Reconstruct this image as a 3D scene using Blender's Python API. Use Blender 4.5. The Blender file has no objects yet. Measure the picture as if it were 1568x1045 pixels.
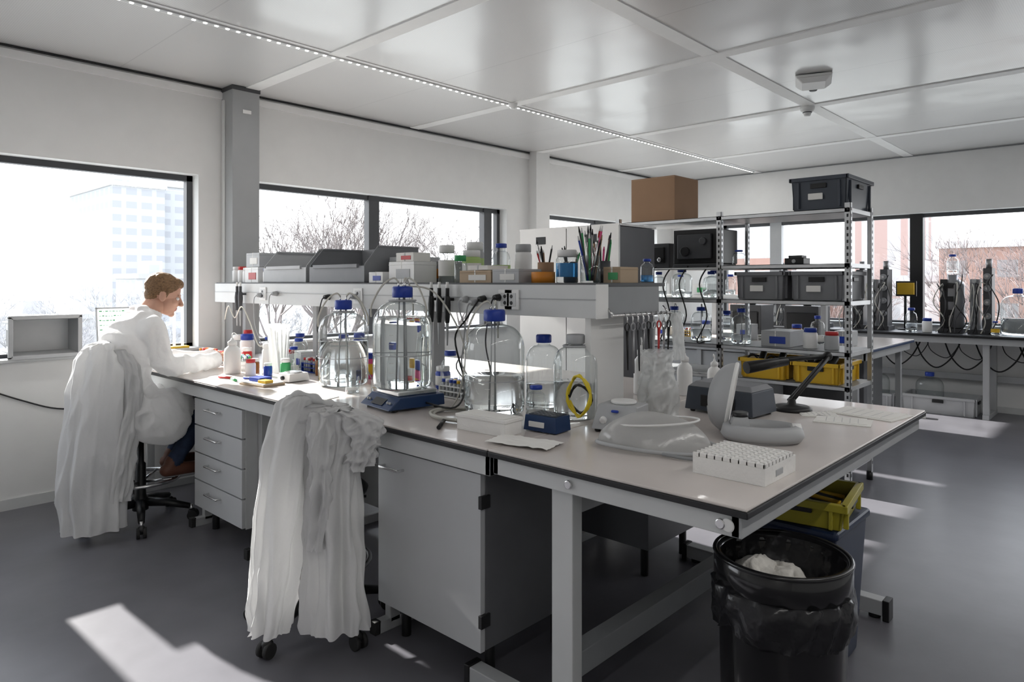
import bpy, math, random
from mathutils import Vector, Matrix, noise, Euler
random.seed(7)
sc = bpy.context.scene
COL = sc.collection

# ------------------------------------------------------------------ materials
def _new(name):
    m = bpy.data.materials.new(name); m.use_nodes = True
    nt = m.node_tree; nt.nodes.clear()
    return m, nt, nt.nodes.new('ShaderNodeOutputMaterial')

def mat(name, col, rough=0.5, metal=0.0, var=0.06, scale=6.0, bump=0.0, bscale=60.0, trans=0.0, ior=1.45,
        emit=None, es=0.0, coat=0.0, spec=0.5, stretch=None):
    m, nt, out = _new(name)
    b = nt.nodes.new('ShaderNodeBsdfPrincipled')
    b.inputs['Roughness'].default_value = rough
    b.inputs['Metallic'].default_value = metal
    b.inputs['IOR'].default_value = ior
    b.inputs['Transmission Weight'].default_value = trans
    b.inputs['Coat Weight'].default_value = coat
    b.inputs['Specular IOR Level'].default_value = spec
    tc = nt.nodes.new('ShaderNodeTexCoord')
    n = nt.nodes.new('ShaderNodeTexNoise'); n.inputs['Scale'].default_value = scale
    n.inputs['Detail'].default_value = 4
    src = tc.outputs['Object']
    if stretch:
        mp = nt.nodes.new('ShaderNodeMapping'); mp.inputs['Scale'].default_value = stretch
        nt.links.new(src, mp.inputs['Vector']); src = mp.outputs['Vector']
    nt.links.new(src, n.inputs['Vector'])
    r = nt.nodes.new('ShaderNodeValToRGB')
    c1 = [max(0, c*(1-var)) for c in col]; c2 = [min(1, c*(1+var)) for c in col]
    r.color_ramp.elements[0].position = .3; r.color_ramp.elements[1].position = .7
    r.color_ramp.elements[0].color = (*c1, 1); r.color_ramp.elements[1].color = (*c2, 1)
    nt.links.new(n.outputs['Fac'], r.inputs['Fac'])
    nt.links.new(r.outputs['Color'], b.inputs['Base Color'])
    if emit:
        b.inputs['Emission Color'].default_value = (*emit, 1); b.inputs['Emission Strength'].default_value = es
    if bump > 0:
        n2 = nt.nodes.new('ShaderNodeTexNoise'); n2.inputs['Scale'].default_value = bscale
        nt.links.new(src, n2.inputs['Vector'])
        bp = nt.nodes.new('ShaderNodeBump'); bp.inputs['Strength'].default_value = bump
        bp.inputs['Distance'].default_value = .01
        nt.links.new(n2.outputs['Fac'], bp.inputs['Height']); nt.links.new(bp.outputs['Normal'], b.inputs['Normal'])
    nt.links.new(b.outputs[0], out.inputs[0])
    return m

def thin_glass(name, tint=(.965, .98, .98), edge=(.50, .56, .56), refl=.7, base=.06, rough=.02, pw=3.2):
    m, nt, out = _new(name)
    t = nt.nodes.new('ShaderNodeBsdfTransparent')
    g = nt.nodes.new('ShaderNodeBsdfGlossy'); g.inputs['Roughness'].default_value = rough
    lw = nt.nodes.new('ShaderNodeLayerWeight'); lw.inputs['Blend'].default_value = .5
    p = nt.nodes.new('ShaderNodeMath'); p.operation = 'POWER'; p.inputs[1].default_value = pw
    nt.links.new(lw.outputs['Facing'], p.inputs[0])
    mx = nt.nodes.new('ShaderNodeMix'); mx.data_type = 'RGBA'
    mx.inputs[6].default_value = (*tint, 1); mx.inputs[7].default_value = (*edge, 1)
    nt.links.new(p.outputs[0], mx.inputs[0]); nt.links.new(mx.outputs[2], t.inputs['Color'])
    ma = nt.nodes.new('ShaderNodeMath'); ma.operation = 'MULTIPLY_ADD'; ma.inputs[1].default_value = refl; ma.inputs[2].default_value = base
    nt.links.new(p.outputs[0], ma.inputs[0])
    ms = nt.nodes.new('ShaderNodeMixShader')
    nt.links.new(ma.outputs[0], ms.inputs[0]); nt.links.new(t.outputs[0], ms.inputs[1]); nt.links.new(g.outputs[0], ms.inputs[2])
    nt.links.new(ms.outputs[0], out.inputs[0])
    return m

def cloth_mat(name, col, tr=.35, trcol=None, transp=0.0, bs=.5):
    m, nt, out = _new(name)
    d = nt.nodes.new('ShaderNodeBsdfDiffuse'); d.inputs['Color'].default_value = (*col, 1)
    t = nt.nodes.new('ShaderNodeBsdfTranslucent'); t.inputs['Color'].default_value = (*(trcol or col), 1)
    ms = nt.nodes.new('ShaderNodeMixShader'); ms.inputs[0].default_value = tr
    tc = nt.nodes.new('ShaderNodeTexCoord'); n = nt.nodes.new('ShaderNodeTexNoise'); n.inputs['Scale'].default_value = 14
    n.inputs['Detail'].default_value = 6
    bp = nt.nodes.new('ShaderNodeBump'); bp.inputs['Strength'].default_value = bs; bp.inputs['Distance'].default_value = .02
    nt.links.new(tc.outputs['Object'], n.inputs['Vector']); nt.links.new(n.outputs['Fac'], bp.inputs['Height'])
    nt.links.new(bp.outputs[0], d.inputs['Normal']); nt.links.new(bp.outputs[0], t.inputs['Normal'])
    nt.links.new(d.outputs[0], ms.inputs[1]); nt.links.new(t.outputs[0], ms.inputs[2])
    last = ms
    if transp > 0:
        g = nt.nodes.new('ShaderNodeBsdfGlossy'); g.inputs['Roughness'].default_value = .2
        m3 = nt.nodes.new('ShaderNodeMixShader'); m3.inputs[0].default_value = .12
        nt.links.new(ms.outputs[0], m3.inputs[1]); nt.links.new(g.outputs[0], m3.inputs[2]); nt.links.new(bp.outputs[0], g.inputs['Normal'])
        tp = nt.nodes.new('ShaderNodeBsdfTransparent'); m2 = nt.nodes.new('ShaderNodeMixShader'); m2.inputs[0].default_value = transp
        nt.links.new(m3.outputs[0], m2.inputs[1]); nt.links.new(tp.outputs[0], m2.inputs[2]); last = m2
    nt.links.new(last.outputs[0], out.inputs[0])
    return m

def facade(name, wall, win, wx, wz, fx=.35, fz=.45, rough=.8):
    m, nt, out = _new(name)
    b = nt.nodes.new('ShaderNodeBsdfPrincipled'); b.inputs['Roughness'].default_value = rough
    tc = nt.nodes.new('ShaderNodeTexCoord'); sp = nt.nodes.new('ShaderNodeSeparateXYZ')
    nt.links.new(tc.outputs['Object'], sp.inputs[0])
    def M(op, a, b2=None):
        x = nt.nodes.new('ShaderNodeMath'); x.operation = op
        for i, v in enumerate((a, b2)):
            if v is None: continue
            if isinstance(v, (int, float)): x.inputs[i].default_value = v
            else: nt.links.new(v, x.inputs[i])
        return x.outputs[0]
    s = M('ADD', sp.outputs[0], sp.outputs[1])
    a = M('GREATER_THAN', M('FRACT', M('DIVIDE', s, wx)), fx)
    c = M('GREATER_THAN', M('FRACT', M('DIVIDE', sp.outputs[2], wz)), fz)
    k = M('MULTIPLY', a, c)
    mx = nt.nodes.new('ShaderNodeMix'); mx.data_type = 'RGBA'
    mx.inputs[6].default_value = (*wall, 1); mx.inputs[7].default_value = (*win, 1)
    nt.links.new(k, mx.inputs[0]); nt.links.new(mx.outputs[2], b.inputs['Base Color'])
    nt.links.new(b.outputs[0], out.inputs[0])
    return m

def ceiling_mat(name):
    m, nt, out = _new(name)
    b = nt.nodes.new('ShaderNodeBsdfPrincipled'); b.inputs['Roughness'].default_value = .30
    b.inputs['Metallic'].default_value = .18; b.inputs['Coat Weight'].default_value = .35; b.inputs['Coat Roughness'].default_value = .16
    tc = nt.nodes.new('ShaderNodeTexCoord'); sp = nt.nodes.new('ShaderNodeSeparateXYZ')
    nt.links.new(tc.outputs['Object'], sp.inputs[0])
    def M(op, a, b2=None):
        x = nt.nodes.new('ShaderNodeMath'); x.operation = op
        for i, v in enumerate((a, b2)):
            if v is None: continue
            if isinstance(v, (int, float)): x.inputs[i].default_value = v
            else: nt.links.new(v, x.inputs[i])
        return x.outputs[0]
    f1 = M('FRACT', M('DIVIDE', M('SUBTRACT', sp.outputs[0], 2.58-1.8*4), .9))
    l = M('MULTIPLY', M('LESS_THAN', f1, .008), .3)
    n = nt.nodes.new('ShaderNodeTexNoise'); n.inputs['Scale'].default_value = 1.8; n.inputs['Detail'].default_value = 1
    nt.links.new(tc.outputs['Object'], n.inputs['Vector'])
    bp = nt.nodes.new('ShaderNodeBump'); bp.inputs['Strength'].default_value = .24; bp.inputs['Distance'].default_value = .05
    nt.links.new(n.outputs['Fac'], bp.inputs['Height']); nt.links.new(bp.outputs[0], b.inputs['Normal']); nt.links.new(bp.outputs[0], b.inputs['Coat Normal'])
    vo = nt.nodes.new('ShaderNodeTexVoronoi'); vo.inputs['Scale'].default_value = 90; vo.inputs['Randomness'].default_value = 0
    nt.links.new(tc.outputs['Object'], vo.inputs['Vector'])
    dd = M('LESS_THAN', vo.outputs['Distance'], .22)
    k = M('MAXIMUM', l, M('MULTIPLY', dd, .35))
    mx = nt.nodes.new('ShaderNodeMix'); mx.data_type = 'RGBA'
    mx.inputs[6].default_value = (.74, .735, .73, 1); mx.inputs[7].default_value = (.35, .35, .35, 1)
    nt.links.new(k, mx.inputs[0]); nt.links.new(mx.outputs[2], b.inputs['Base Color'])
    nt.links.new(b.outputs[0], out.inputs[0])
    return m

WALL = mat('wall_paint', (.78, .78, .77), .7, var=.02)
CEIL = ceiling_mat('ceiling_perforated_metal')
STRIP = mat('ceiling_strip_white', (.88, .88, .87), .45, var=.02)
FLOOR = mat('floor_vinyl', (.135, .133, .150), .31, var=.16, scale=2.2, bump=.06, bscale=9)
DGREY = mat('dark_grey_metal', (.06, .062, .068), .45)
BLACK = mat('black_plastic', (.012, .012, .013), .4)
GLOSSB = mat('black_gloss', (.010, .010, .011), .18, coat=.3)
RUBBER = mat('black_rubber', (.02, .02, .02), .7)
TOP = mat('bench_laminate', (.64, .59, .56), .26, var=.03, coat=.15)
EDGE = mat('bench_black_edge', (.02, .02, .022), .4)
STEEL = mat('grey_lacquer_steel', (.42, .43, .44), .42, var=.03)
LSTEEL = mat('light_lacquer_steel', (.62, .63, .63), .4, var=.03)
COLM = mat('column_lacquer', (.36, .37, .375), .35, var=.03)
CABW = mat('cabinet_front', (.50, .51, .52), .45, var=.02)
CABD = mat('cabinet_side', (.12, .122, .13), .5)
CHROME = mat('brushed_steel', (.7, .7, .7), .25, metal=1.0, var=.04)
DSTEEL = mat('dark_brushed_steel', (.30, .30, .31), .4, metal=.8, var=.08)
ZINC = mat('galvanised_steel', (.60, .61, .62), .38, metal=.6, var=.08)
WHITE = mat('white_plastic', (.80, .80, .79), .4, var=.02)
POLY = mat('polystyrene', (.84, .83, .81), .8, var=.03, bump=.2)
PAPER = mat('paper', (.82, .81, .78), .8, var=.03)
TISSUE = mat('tissue', (.66, .64, .60), .9, var=.15, scale=30, bump=.5, bscale=60)
CARD = mat('cardboard', (.33, .20, .12), .8, var=.07, scale=3)
CARDL = mat('light_cardboard', (.48, .37, .26), .8)
GREY = mat('grey_crate_plastic', (.21, .215, .23), .5)
LGREY = mat('light_grey_plastic', (.42, .43, .44), .45)
MGREY = mat('mid_grey_plastic', (.26, .27, .28), .45)
SLATE = mat('slate_plastic', (.055, .065, .085), .35)
BLUE = mat('blue_cap', (.012, .045, .34), .35)
NAVY = mat('navy_plastic', (.010, .035, .11), .35)
DNAVY = mat('dark_navy_plastic', (.008, .018, .05), .4)
YELLOW = mat('yellow_plastic', (.72, .45, .03), .4)
YGREEN = mat('olive_yellow_plastic', (.38, .33, .03), .4)
ORANGE = mat('orange_plastic', (.65, .24, .03), .45)
RED = mat('red_plastic', (.50, .03, .03), .4)
PINK = mat('pink_plastic', (.7, .08, .25), .4)
GREEN = mat('green_plastic', (.05, .35, .12), .45)
LGREEN = mat('lime_label', (.42, .58, .2), .5)
AMBER = mat('amber_glass', (.35, .13, .03), .12, trans=.5)
GLASS = thin_glass('bottle_glass')
PANE = thin_glass('window_pane', (.985, .99, .985), (.93, .96, .95), .35, .02, pw=4)
WATER = mat('water', (.97, .99, .99), .0, var=.0, trans=1.0, ior=1.33)
BLUEL = mat('blue_liquid', (.1, .4, .8), .05, trans=.6, ior=1.33)
PPLAST = cloth_mat('frosted_plastic', (.82, .84, .84), .5, transp=.35)
VISOR = cloth_mat('visor_film', (.68, .68, .67), .35, transp=.35, bs=.25)
COAT = cloth_mat('lab_coat_cotton', (.83, .83, .83), .3, bs=.4)
BAGB = mat('black_bin_bag', (.014, .014, .016), .22, bump=.5, bscale=25)
JEANS = mat('denim', (.025, .04, .08), .85, var=.2, scale=30)
SKIN = mat('skin', (.58, .33, .24), .5, var=.06, scale=20)
HAIR = mat('brown_hair', (.22, .125, .06), .6, var=.45, scale=60, bump=.6, bscale=120, stretch=(1, 3, 3))
SHOE = mat('brown_shoe', (.13, .05, .03), .5)
EYEW = mat('eye_white', (.8, .8, .8), .3); EYED = mat('eye_dark', (.03, .02, .015), .2)
LIP = mat('lips', (.45, .19, .16), .5)
LED = mat('led_emitter', (1, 1, 1), .5, emit=(1, .97, .92), es=5)
HOSE = cloth_mat('silicone_hose', (.72, .71, .66), .3)
YHOSE = mat('yellow_hose', (.75, .58, .03), .4)

# ------------------------------------------------------------------ mesh builder
class MB:
    def __init__(s):
        s.v = []; s.f = []; s.m = []; s.sm = []; s.mats = []; s.M = Matrix()
    def mi(s, m):
        if m not in s.mats: s.mats.append(m)
        return s.mats.index(m)
    def av(s, pts):
        b = len(s.v)
        for p in pts: s.v.append(tuple(s.M @ Vector(p)))
        return b
    def af(s, idx, m, sm=False):
        s.f.append(tuple(idx)); s.m.append(s.mi(m)); s.sm.append(sm)
    def box(s, a, b, m):
        x0, y0, z0 = a; x1, y1, z1 = b
        s.fr((x0, y0, x1, y1), z0, (x0, y0, x1, y1), z1, m)
    def cbox(s, c, d, m):
        s.box([c[i]-d[i]/2 for i in range(3)], [c[i]+d[i]/2 for i in range(3)], m)
    def fr(s, r0, z0, r1, z1, m):
        b = s.av([(r0[0], r0[1], z0), (r0[2], r0[1], z0), (r0[2], r0[3], z0), (r0[0], r0[3], z0),
                  (r1[0], r1[1], z1), (r1[2], r1[1], z1), (r1[2], r1[3], z1), (r1[0], r1[3], z1)])
        for q in ((0, 3, 2, 1), (4, 5, 6, 7), (0, 1, 5, 4), (1, 2, 6, 5), (2, 3, 7, 6), (3, 0, 4, 7)):
            s.af([b+i for i in q], m)
    def quad(s, pts, m):
        b = s.av(pts); s.af(range(b, b+len(pts)), m)
    def cyl(s, p0, p1, r0, m, r1=None, n=20, caps=True):
        r1 = r0 if r1 is None else r1
        p0 = Vector(p0); p1 = Vector(p1); d = (p1-p0)
        if d.length < 1e-6: return
        d.normalize(); u = d.orthogonal().normalized(); w = d.cross(u)
        pts = []
        for p, r in ((p0, r0), (p1, r1)):
            for i in range(n):
                a = 2*math.pi*i/n; pts.append(p+(u*math.cos(a)+w*math.sin(a))*r)
        b = s.av(pts)
        for i in range(n):
            j = (i+1) % n; s.af((b+i, b+j, b+n+j, b+n+i), m, True)
        if caps:
            s.af([b+n-1-i for i in range(n)], m); s.af([b+n+i for i in range(n)], m)
    def lathe(s, c, prof, m, n=32, sx=1, sy=1, disp=None):
        pts = []
        for k, (r, z) in enumerate(prof):
            for i in range(n):
                a = 2*math.pi*i/n; rr = r; zz = z
                if disp:
                    dd = disp(a, k)
                    if isinstance(dd, tuple): rr = r+dd[0]; zz = z+dd[1]
                    else: rr = r+dd
                pts.append((c[0]+rr*math.cos(a)*sx, c[1]+rr*math.sin(a)*sy, c[2]+zz))
        b = s.av(pts)
        for k in range(len(prof)-1):
            for i in range(n):
                j = (i+1) % n
                s.af((b+k*n+i, b+k*n+j, b+(k+1)*n+j, b+(k+1)*n+i), m, True)
    def tube(s, pts, r, m, n=8, closed=False):
        P = [Vector(p) for p in pts]; N = len(P)
        R = r if isinstance(r, (list, tuple)) else [r]*N
        u = None; ring = []
        for i in range(N):
            if closed: d = P[(i+1) % N]-P[i-1]
            else: d = P[min(i+1, N-1)]-P[max(i-1, 0)]
            if d.length < 1e-9: d = Vector((0, 0, 1))
            d.normalize()
            if u is None: u = d.orthogonal().normalized()
            else:
                u = u-d*u.dot(d)
                u = d.orthogonal().normalized() if u.length < 1e-6 else u.normalized()
            w = d.cross(u)
            ring += [P[i]+(u*math.cos(2*math.pi*k/n)+w*math.sin(2*math.pi*k/n))*R[i] for k in range(n)]
        b = s.av(ring)
        for i in range(N if closed else N-1):
            i2 = (i+1) % N
            for k in range(n):
                k2 = (k+1) % n
                s.af((b+i*n+k, b+i*n+k2, b+i2*n+k2, b+i2*n+k), m, True)
        if not closed:
            s.af([b+n-1-k for k in range(n)], m); s.af([b+(N-1)*n+k for k in range(n)], m)
    def ell(s, c, r, m, n=24, k=14, lo=-1.0, disp=None):
        pts = []; a0 = math.asin(lo)
        for j in range(k+1):
            ph = a0+(math.pi/2-a0)*j/k
            for i in range(n):
                a = 2*math.pi*i/n
                p = Vector((math.cos(ph)*math.cos(a), math.cos(ph)*math.sin(a), math.sin(ph)))
                q = Vector((c[0]+p.x*r[0], c[1]+p.y*r[1], c[2]+p.z*r[2]))
                if disp: q += p*disp(q)
                pts.append(q)
        b = s.av(pts)
        for j in range(k):
            for i in range(n):
                i2 = (i+1) % n
                s.af((b+j*n+i, b+j*n+i2, b+(j+1)*n+i2, b+(j+1)*n+i), m, True)
    def build(s, name, bevel=0, seg=2, parent=None):
        me = bpy.data.meshes.new(name)
        me.from_pydata(s.v, [], s.f)
        for m in s.mats: me.materials.append(m)
        me.polygons.foreach_set('material_index', s.m)
        me.polygons.foreach_set('use_smooth', s.sm)
        me.update()
        o = bpy.data.objects.new(name, me); COL.objects.link(o)
        if bevel:
            bm = o.modifiers.new('bevel', 'BEVEL'); bm.width = bevel; bm.segments = seg
            bm.limit_method = 'ANGLE'; bm.angle_limit = math.radians(50)
        if parent: o.parent = parent
        return o

def smoothpts(pts, k=6, closed=False):
    P = [Vector(p) for p in pts]; out = []; n = len(P)
    for i in range(n if closed else n-1):
        p0 = P[(i-1) % n] if (closed or i > 0) else P[0]
        p1 = P[i]; p2 = P[(i+1) % n]
        p3 = P[(i+2) % n] if (closed or i+2 < n) else P[-1]
        for j in range(k):
            t = j/k
            out.append(.5*((2*p1)+(p2-p0)*t+(2*p0-5*p1+4*p2-p3)*t*t+(3*p1-p0-3*p2+p3)*t**3))
    if not closed: out.append(P[-1])
    return out

def rot(cx, cy, cz, deg):
    return Matrix.Translation((cx, cy, cz)) @ Matrix.Rotation(math.radians(deg), 4, 'Z')

# ------------------------------------------------------------------ room shell
H = 3.0; YA = 5.40; XB = 9.40; XC = -2.6; YD = -2.6; TH = .22
mb = MB(); mb.box((XC-TH, YD-TH, -.2), (XB+TH, YA+TH, 0), FLOOR); mb.build('floor')
mb = MB(); mb.box((XC-TH, YD-TH, H), (XB+TH, YA+TH, H+.2), CEIL); mb.build('ceiling')
SILL = .95; HEAD = 2.30
WA = [(-2.0, .30, []), (.76, 2.24, []), (2.72, 5.70, [3.95, 5.50]), (6.42, 8.95, [7.6])]  # first opening is out of view, added to let in fill light
mb = MB()
mb.box((XC-TH, YA, 0), (XB+TH, YA+TH, SILL), WALL)
mb.box((XC-TH, YA, HEAD), (XB+TH, YA+TH, H), WALL)
xs = [XC-TH]
for a, b, _ in WA: xs += [a, b]
xs.append(XB+TH)
for i in range(0, len(xs), 2): mb.box((xs[i], YA, SILL), (xs[i+1], YA+TH, HEAD), WALL)
mb.box((6.08, YA-.12, 0), (6.32, YA+.01, H), WALL)
mb.build('wall_left')
WB = [(-1.9, 4.62, [.45, 3.85])]
mb = MB()
mb.box((XB, YD-TH, 0), (XB+TH, YA, SILL), WALL); mb.box((XB, YD-TH, HEAD), (XB+TH, YA, H), WALL)
mb.box((XB, YD-TH, SILL), (XB+TH, -1.9, HEAD), WALL); mb.box((XB, 4.62, SILL), (XB+TH, YA, HEAD), WALL)
mb.build('wall_back')
mb = MB(); mb.box((XC-TH, YD-TH, 0), (XC, YA, H), WALL); mb.build('wall_front')
mb = MB(); mb.box((XC, YD-TH, 0), (XB, YD, H), WALL); mb.build('wall_right')

def window_x(x0, x1, mull, y, z0, z1, name):
    mb = MB(); f = .045
    mb.box((x0, y-.03, z0), (x1, y+.03, z0+f), DGREY); mb.box((x0, y-.03, z1-f), (x1, y+.03, z1), DGREY)
    mb.box((x0, y-.03, z0), (x0+f, y+.03, z1), DGREY); mb.box((x1-f, y-.03, z0), (x1, y+.03, z1), DGREY)
    for mx in mull: mb.box((mx-.06, y-.04, z0), (mx+.06, y+.04, z1), DGREY)
    mb.quad([(x0, y, z0), (x1, y, z0), (x1, y, z1), (x0, y, z1)], PANE)
    return mb.build(name)
for i, (a, b, ml) in enumerate(WA):
    window_x(a, b, ml, YA+.14, SILL, HEAD, 'window_%d' % (i+1))
mb = MB(); y0, y1, ml = WB[0]; x = XB+.14; f = .045
mb.box((x-.03, y0, SILL), (x+.03, y1, SILL+f), DGREY); mb.box((x-.03, y0, HEAD-f), (x+.03, y1, HEAD), DGREY)
mb.box((x-.03, y0, SILL), (x+.03, y0+f, HEAD), DGREY); mb.box((x-.03, y1-f, SILL), (x+.03, y1, HEAD), DGREY)
for my in ml: mb.box((x-.04, my-.08, SILL), (x+.04, my+.08, HEAD), STEEL)
mb.box((x-.05, 2.05, SILL), (x+.05, 2.19, HEAD), BLACK)
mb.quad([(x, y0, SILL), (x, y1, SILL), (x, y1, HEAD), (x, y0, HEAD)], PANE)
mb.build('window_5')
mb = MB()
for a, b, _ in WA: mb.box((a-.02, YA-.05, SILL), (b+.02, YA+.1, SILL+.02), LSTEEL)
mb.build('trim_1', .004)
mb = MB(); mb.box((XB-.06, -1.9, SILL), (XB+.1, 4.62, SILL+.02), LSTEEL); mb.build('trim_2', .004)
mb = MB(); mb.box((XC, YA-.02, H-.014), (XB, YA-.001, H-.003), BLACK); mb.box((XC, YA-.018, H-.085), (XB, YA, H-.03), STRIP); mb.build('rail_and_shadow_gap')  # black strip paints the shadow gap under the ceiling, white rail below it
mb = MB(); mb.box((XB-.016, YD, H-.014), (XB-.001, YA-.03, H-.003), MGREY); mb.build('trim_4')
mb = MB(); mb.box((XC, YA-.012, 0), (XB-.014, YA-.0005, .07), LSTEEL); mb.build('baseboard_left')
mb = MB(); mb.box((XB-.012, YD, 0), (XB-.0005, YA-.014, .07), LSTEEL); mb.build('baseboard_back')
mb = MB()
for y in (.31, 2.18, -1.56): mb.box((XC, y-.055, H-.006), (XB-.02, y+.055, H), STRIP)
for yy in (4.05,): mb.box((XC, yy-.05, H-.006), (XB-.02, yy+.05, H), STRIP)
for x in (-1.02, .78, 2.58, 4.34, 6.14, 7.94): mb.box((x-.055, YD, H-.008), (x+.055, YA-.03, H), STRIP)
mb.build('trim_5')
for yy in (4.05, -.6):  # the row behind the camera is unseen, added as fill light
    mb = MB(); mb.box((XC+.3, yy-.014, H-.016), (XB-.17, yy+.014, H-.006), LSTEEL)
    x = XC+.35
    while x < XB-.2:
        mb.box((x, yy-.007, H-.020), (x+.018, yy+.007, H-.016), LED); x += .066
    o = mb.build('led_strip_and_fill_row')
    for k in range(4):
        ld = bpy.data.lights.new('led_fill_area', 'AREA'); ld.shape = 'RECTANGLE'; ld.size = 2.6; ld.size_y = .06
        ld.energy = 7 if yy > 0 else 14; ld.color = (1, .98, .95)
        lo = bpy.data.objects.new('led_fill', ld); COL.objects.link(lo); lo.location = (-1.0+2.9*k, yy, H-.04); lo.parent = o
mb = MB(); mb.M = rot(5.32, 1.87, 0, 20)
mb.fr((-.15, -.12, .15, .12), H-.025, (-.16, -.13, .16, .13), H-.008, WHITE); mb.fr((-.11, -.08, .11, .08), H-.06, (-.15, -.12, .15, .12), H-.025, WHITE)
mb.cyl((.19, 0, H-.05), (.19, 0, H), .03, BLACK); mb.build('wireless_access_point', .01, 3)
mb = MB(); mb.lathe((6.14, 2.21, H-.008), [(0, -.075), (.025, -.075), (.03, -.06), (.035, -.045), (.055, -.03), (.06, -.012), (.06, 0)], WHITE)
mb.cyl((6.14, 2.21, H-.058), (6.14, 2.21, H-.05), .038, DGREY); mb.build('smoke_detector')
mb = MB(); mb.lathe((4.30, 4.0, H-.008), [(0, -.045), (.02, -.045), (.03, -.03), (.04, -.01), (.04, 0)], WHITE); mb.build('ceiling_sensor')

mb = MB(); mb.box((2.42, 5.21, 0), (2.64, YA-.001, H-.001), COLM)
mb.box((2.414, 5.204, 2.965), (2.646, YA-.001, H-.001), DGREY); mb.box((2.5, 5.203, 2.79), (2.57, 5.21, 2.82), WHITE)
mb.box((2.409, 5.33, .9), (2.42, 5.38, 2.9), LSTEEL)
mb.build('service_column', .003)

# ------------------------------------------------------------------ lab bench
BX0, BX1 = 1.66, 3.49; BZ = .90; YT = 1.66; YE = 5.20
mb = MB()
mb.box((BX0, YT+.004, BZ-.008), (BX1, YE, BZ), TOP)
mb.box((BX0-.002, YT+.003, BZ-.028), (BX1+.002, YE+.002, BZ-.008), EDGE)
for x0, x1 in ((BX0+.02, BX0+.045), (BX1-.045, BX1-.02)): mb.box((x0, YT+.01, .80), (x1, YE-.01, BZ-.028), LSTEEL)
mb.box((BX0+.02, YT+.01, .80), (BX1-.02, YT+.035, BZ-.028), STEEL)
for y in (2.36, 3.49, 4.20, 5.14):
    for x in (1.78, 3.3): mb.box((x, y, .03), (x+.05, y+.04, .80), STEEL)
    mb.box((1.72, y, 0), (3.42, y+.04, .05), STEEL); mb.box((1.7, y, .0), (1.73, y+.04, .055), RUBBER)
mb.box((2.5, 2.36, .1), (2.53, 5.15, .8), STEEL)
mb.build('lab_bench', .003)
mb = MB()
mb.fr((BX0+.0, .745, BX1, YT), BZ-.008, (BX0, .745, BX1, YT), BZ, TOP)
mb.box((BX0-.003, .742, BZ-.026), (BX1+.003, YT, BZ-.008), EDGE)
mb.box((BX0+.015, .77, .815), (BX0+.045, YT-.01, BZ-.026), LSTEEL); mb.box((BX1-.045, .77, .815), (BX1-.015, YT-.01, BZ-.026), LSTEEL)
mb.box((BX0+.015, .765, .815), (BX1-.015, .795, BZ-.026), STEEL); mb.box((BX0+.015, YT-.035, .815), (BX1-.015, YT-.01, BZ-.026), LSTEEL)
for x in (1.71, 3.28):
    mb.box((x, 1.335, .07), (x+.05, 1.42, .815), LSTEEL)
    mb.box((x-.005, .86, .02), (x+.055, 1.80, .085), STEEL)
    mb.box((x-.008, .835, .0), (x+.058, .862, .09), BLACK); mb.box((x-.008, 1.80, .0), (x+.058, 1.826, .09), BLACK)
    mb.cyl((x+.025, .9, 0), (x+.025, .9, .03), .025, BLACK); mb.cyl((x+.025, 1.76, 0), (x+.025, 1.76, .03), .025, BLACK)
mb.box((1.76, 1.345, .20), (3.28, 1.41, .28), MGREY); mb.box((1.76, 1.36, .72), (3.28, 1.40, .815), STEEL)
for y in (1.32, .82): mb.cyl((BX0+.016, y, .845), (BX0+.004, y, .845), .014, CHROME)
mb.cyl((BX0+.012, .80, .845), (BX0+.006, .80, .845), .018, WHITE)
mb.build('lab_table', .003)

def handle(mb, y0, y1, x, z):
    mb.tube([(x, y0, z), (x-.028, y0, z), (x-.028, y1, z), (x, y1, z)], .006, CHROME, 8)
mb = MB()
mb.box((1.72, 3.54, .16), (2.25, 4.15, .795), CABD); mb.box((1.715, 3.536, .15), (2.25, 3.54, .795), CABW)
for i in range(4):
    z = .155+.16*i; mb.box((1.698, 3.545, z), (1.72, 4.145, z+.152), CABW); handle(mb, 3.80, 3.95, 1.698, z+.105)
for x in (1.8, 2.18):
    for y in (3.6, 4.09): mb.cyl((x, y, 0), (x, y, .16), .02, BLACK)
mb.build('drawer_unit', .002)
mb = MB()
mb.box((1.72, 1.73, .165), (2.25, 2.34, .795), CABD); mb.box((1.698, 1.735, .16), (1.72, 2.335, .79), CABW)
handle(mb, 2.17, 2.29, 1.698, .725)
for z in (.25, .67): mb.box((1.69, 1.722, z), (1.735, 1.738, z+.045), BLACK)
for x in (1.8, 2.18):
    for y in (1.79, 2.28): mb.cyl((x, y, 0), (x, y, .165), .02, BLACK)
mb.build('base_cabinet', .002)
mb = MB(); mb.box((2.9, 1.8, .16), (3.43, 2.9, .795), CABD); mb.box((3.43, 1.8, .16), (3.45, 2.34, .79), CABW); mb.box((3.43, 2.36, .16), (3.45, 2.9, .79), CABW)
for x in (2.98, 3.36):
    for y in (1.87, 2.83): mb.cyl((x, y, 0), (x, y, .165), .02, BLACK)
mb.build('base_cabinet', .002)

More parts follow.
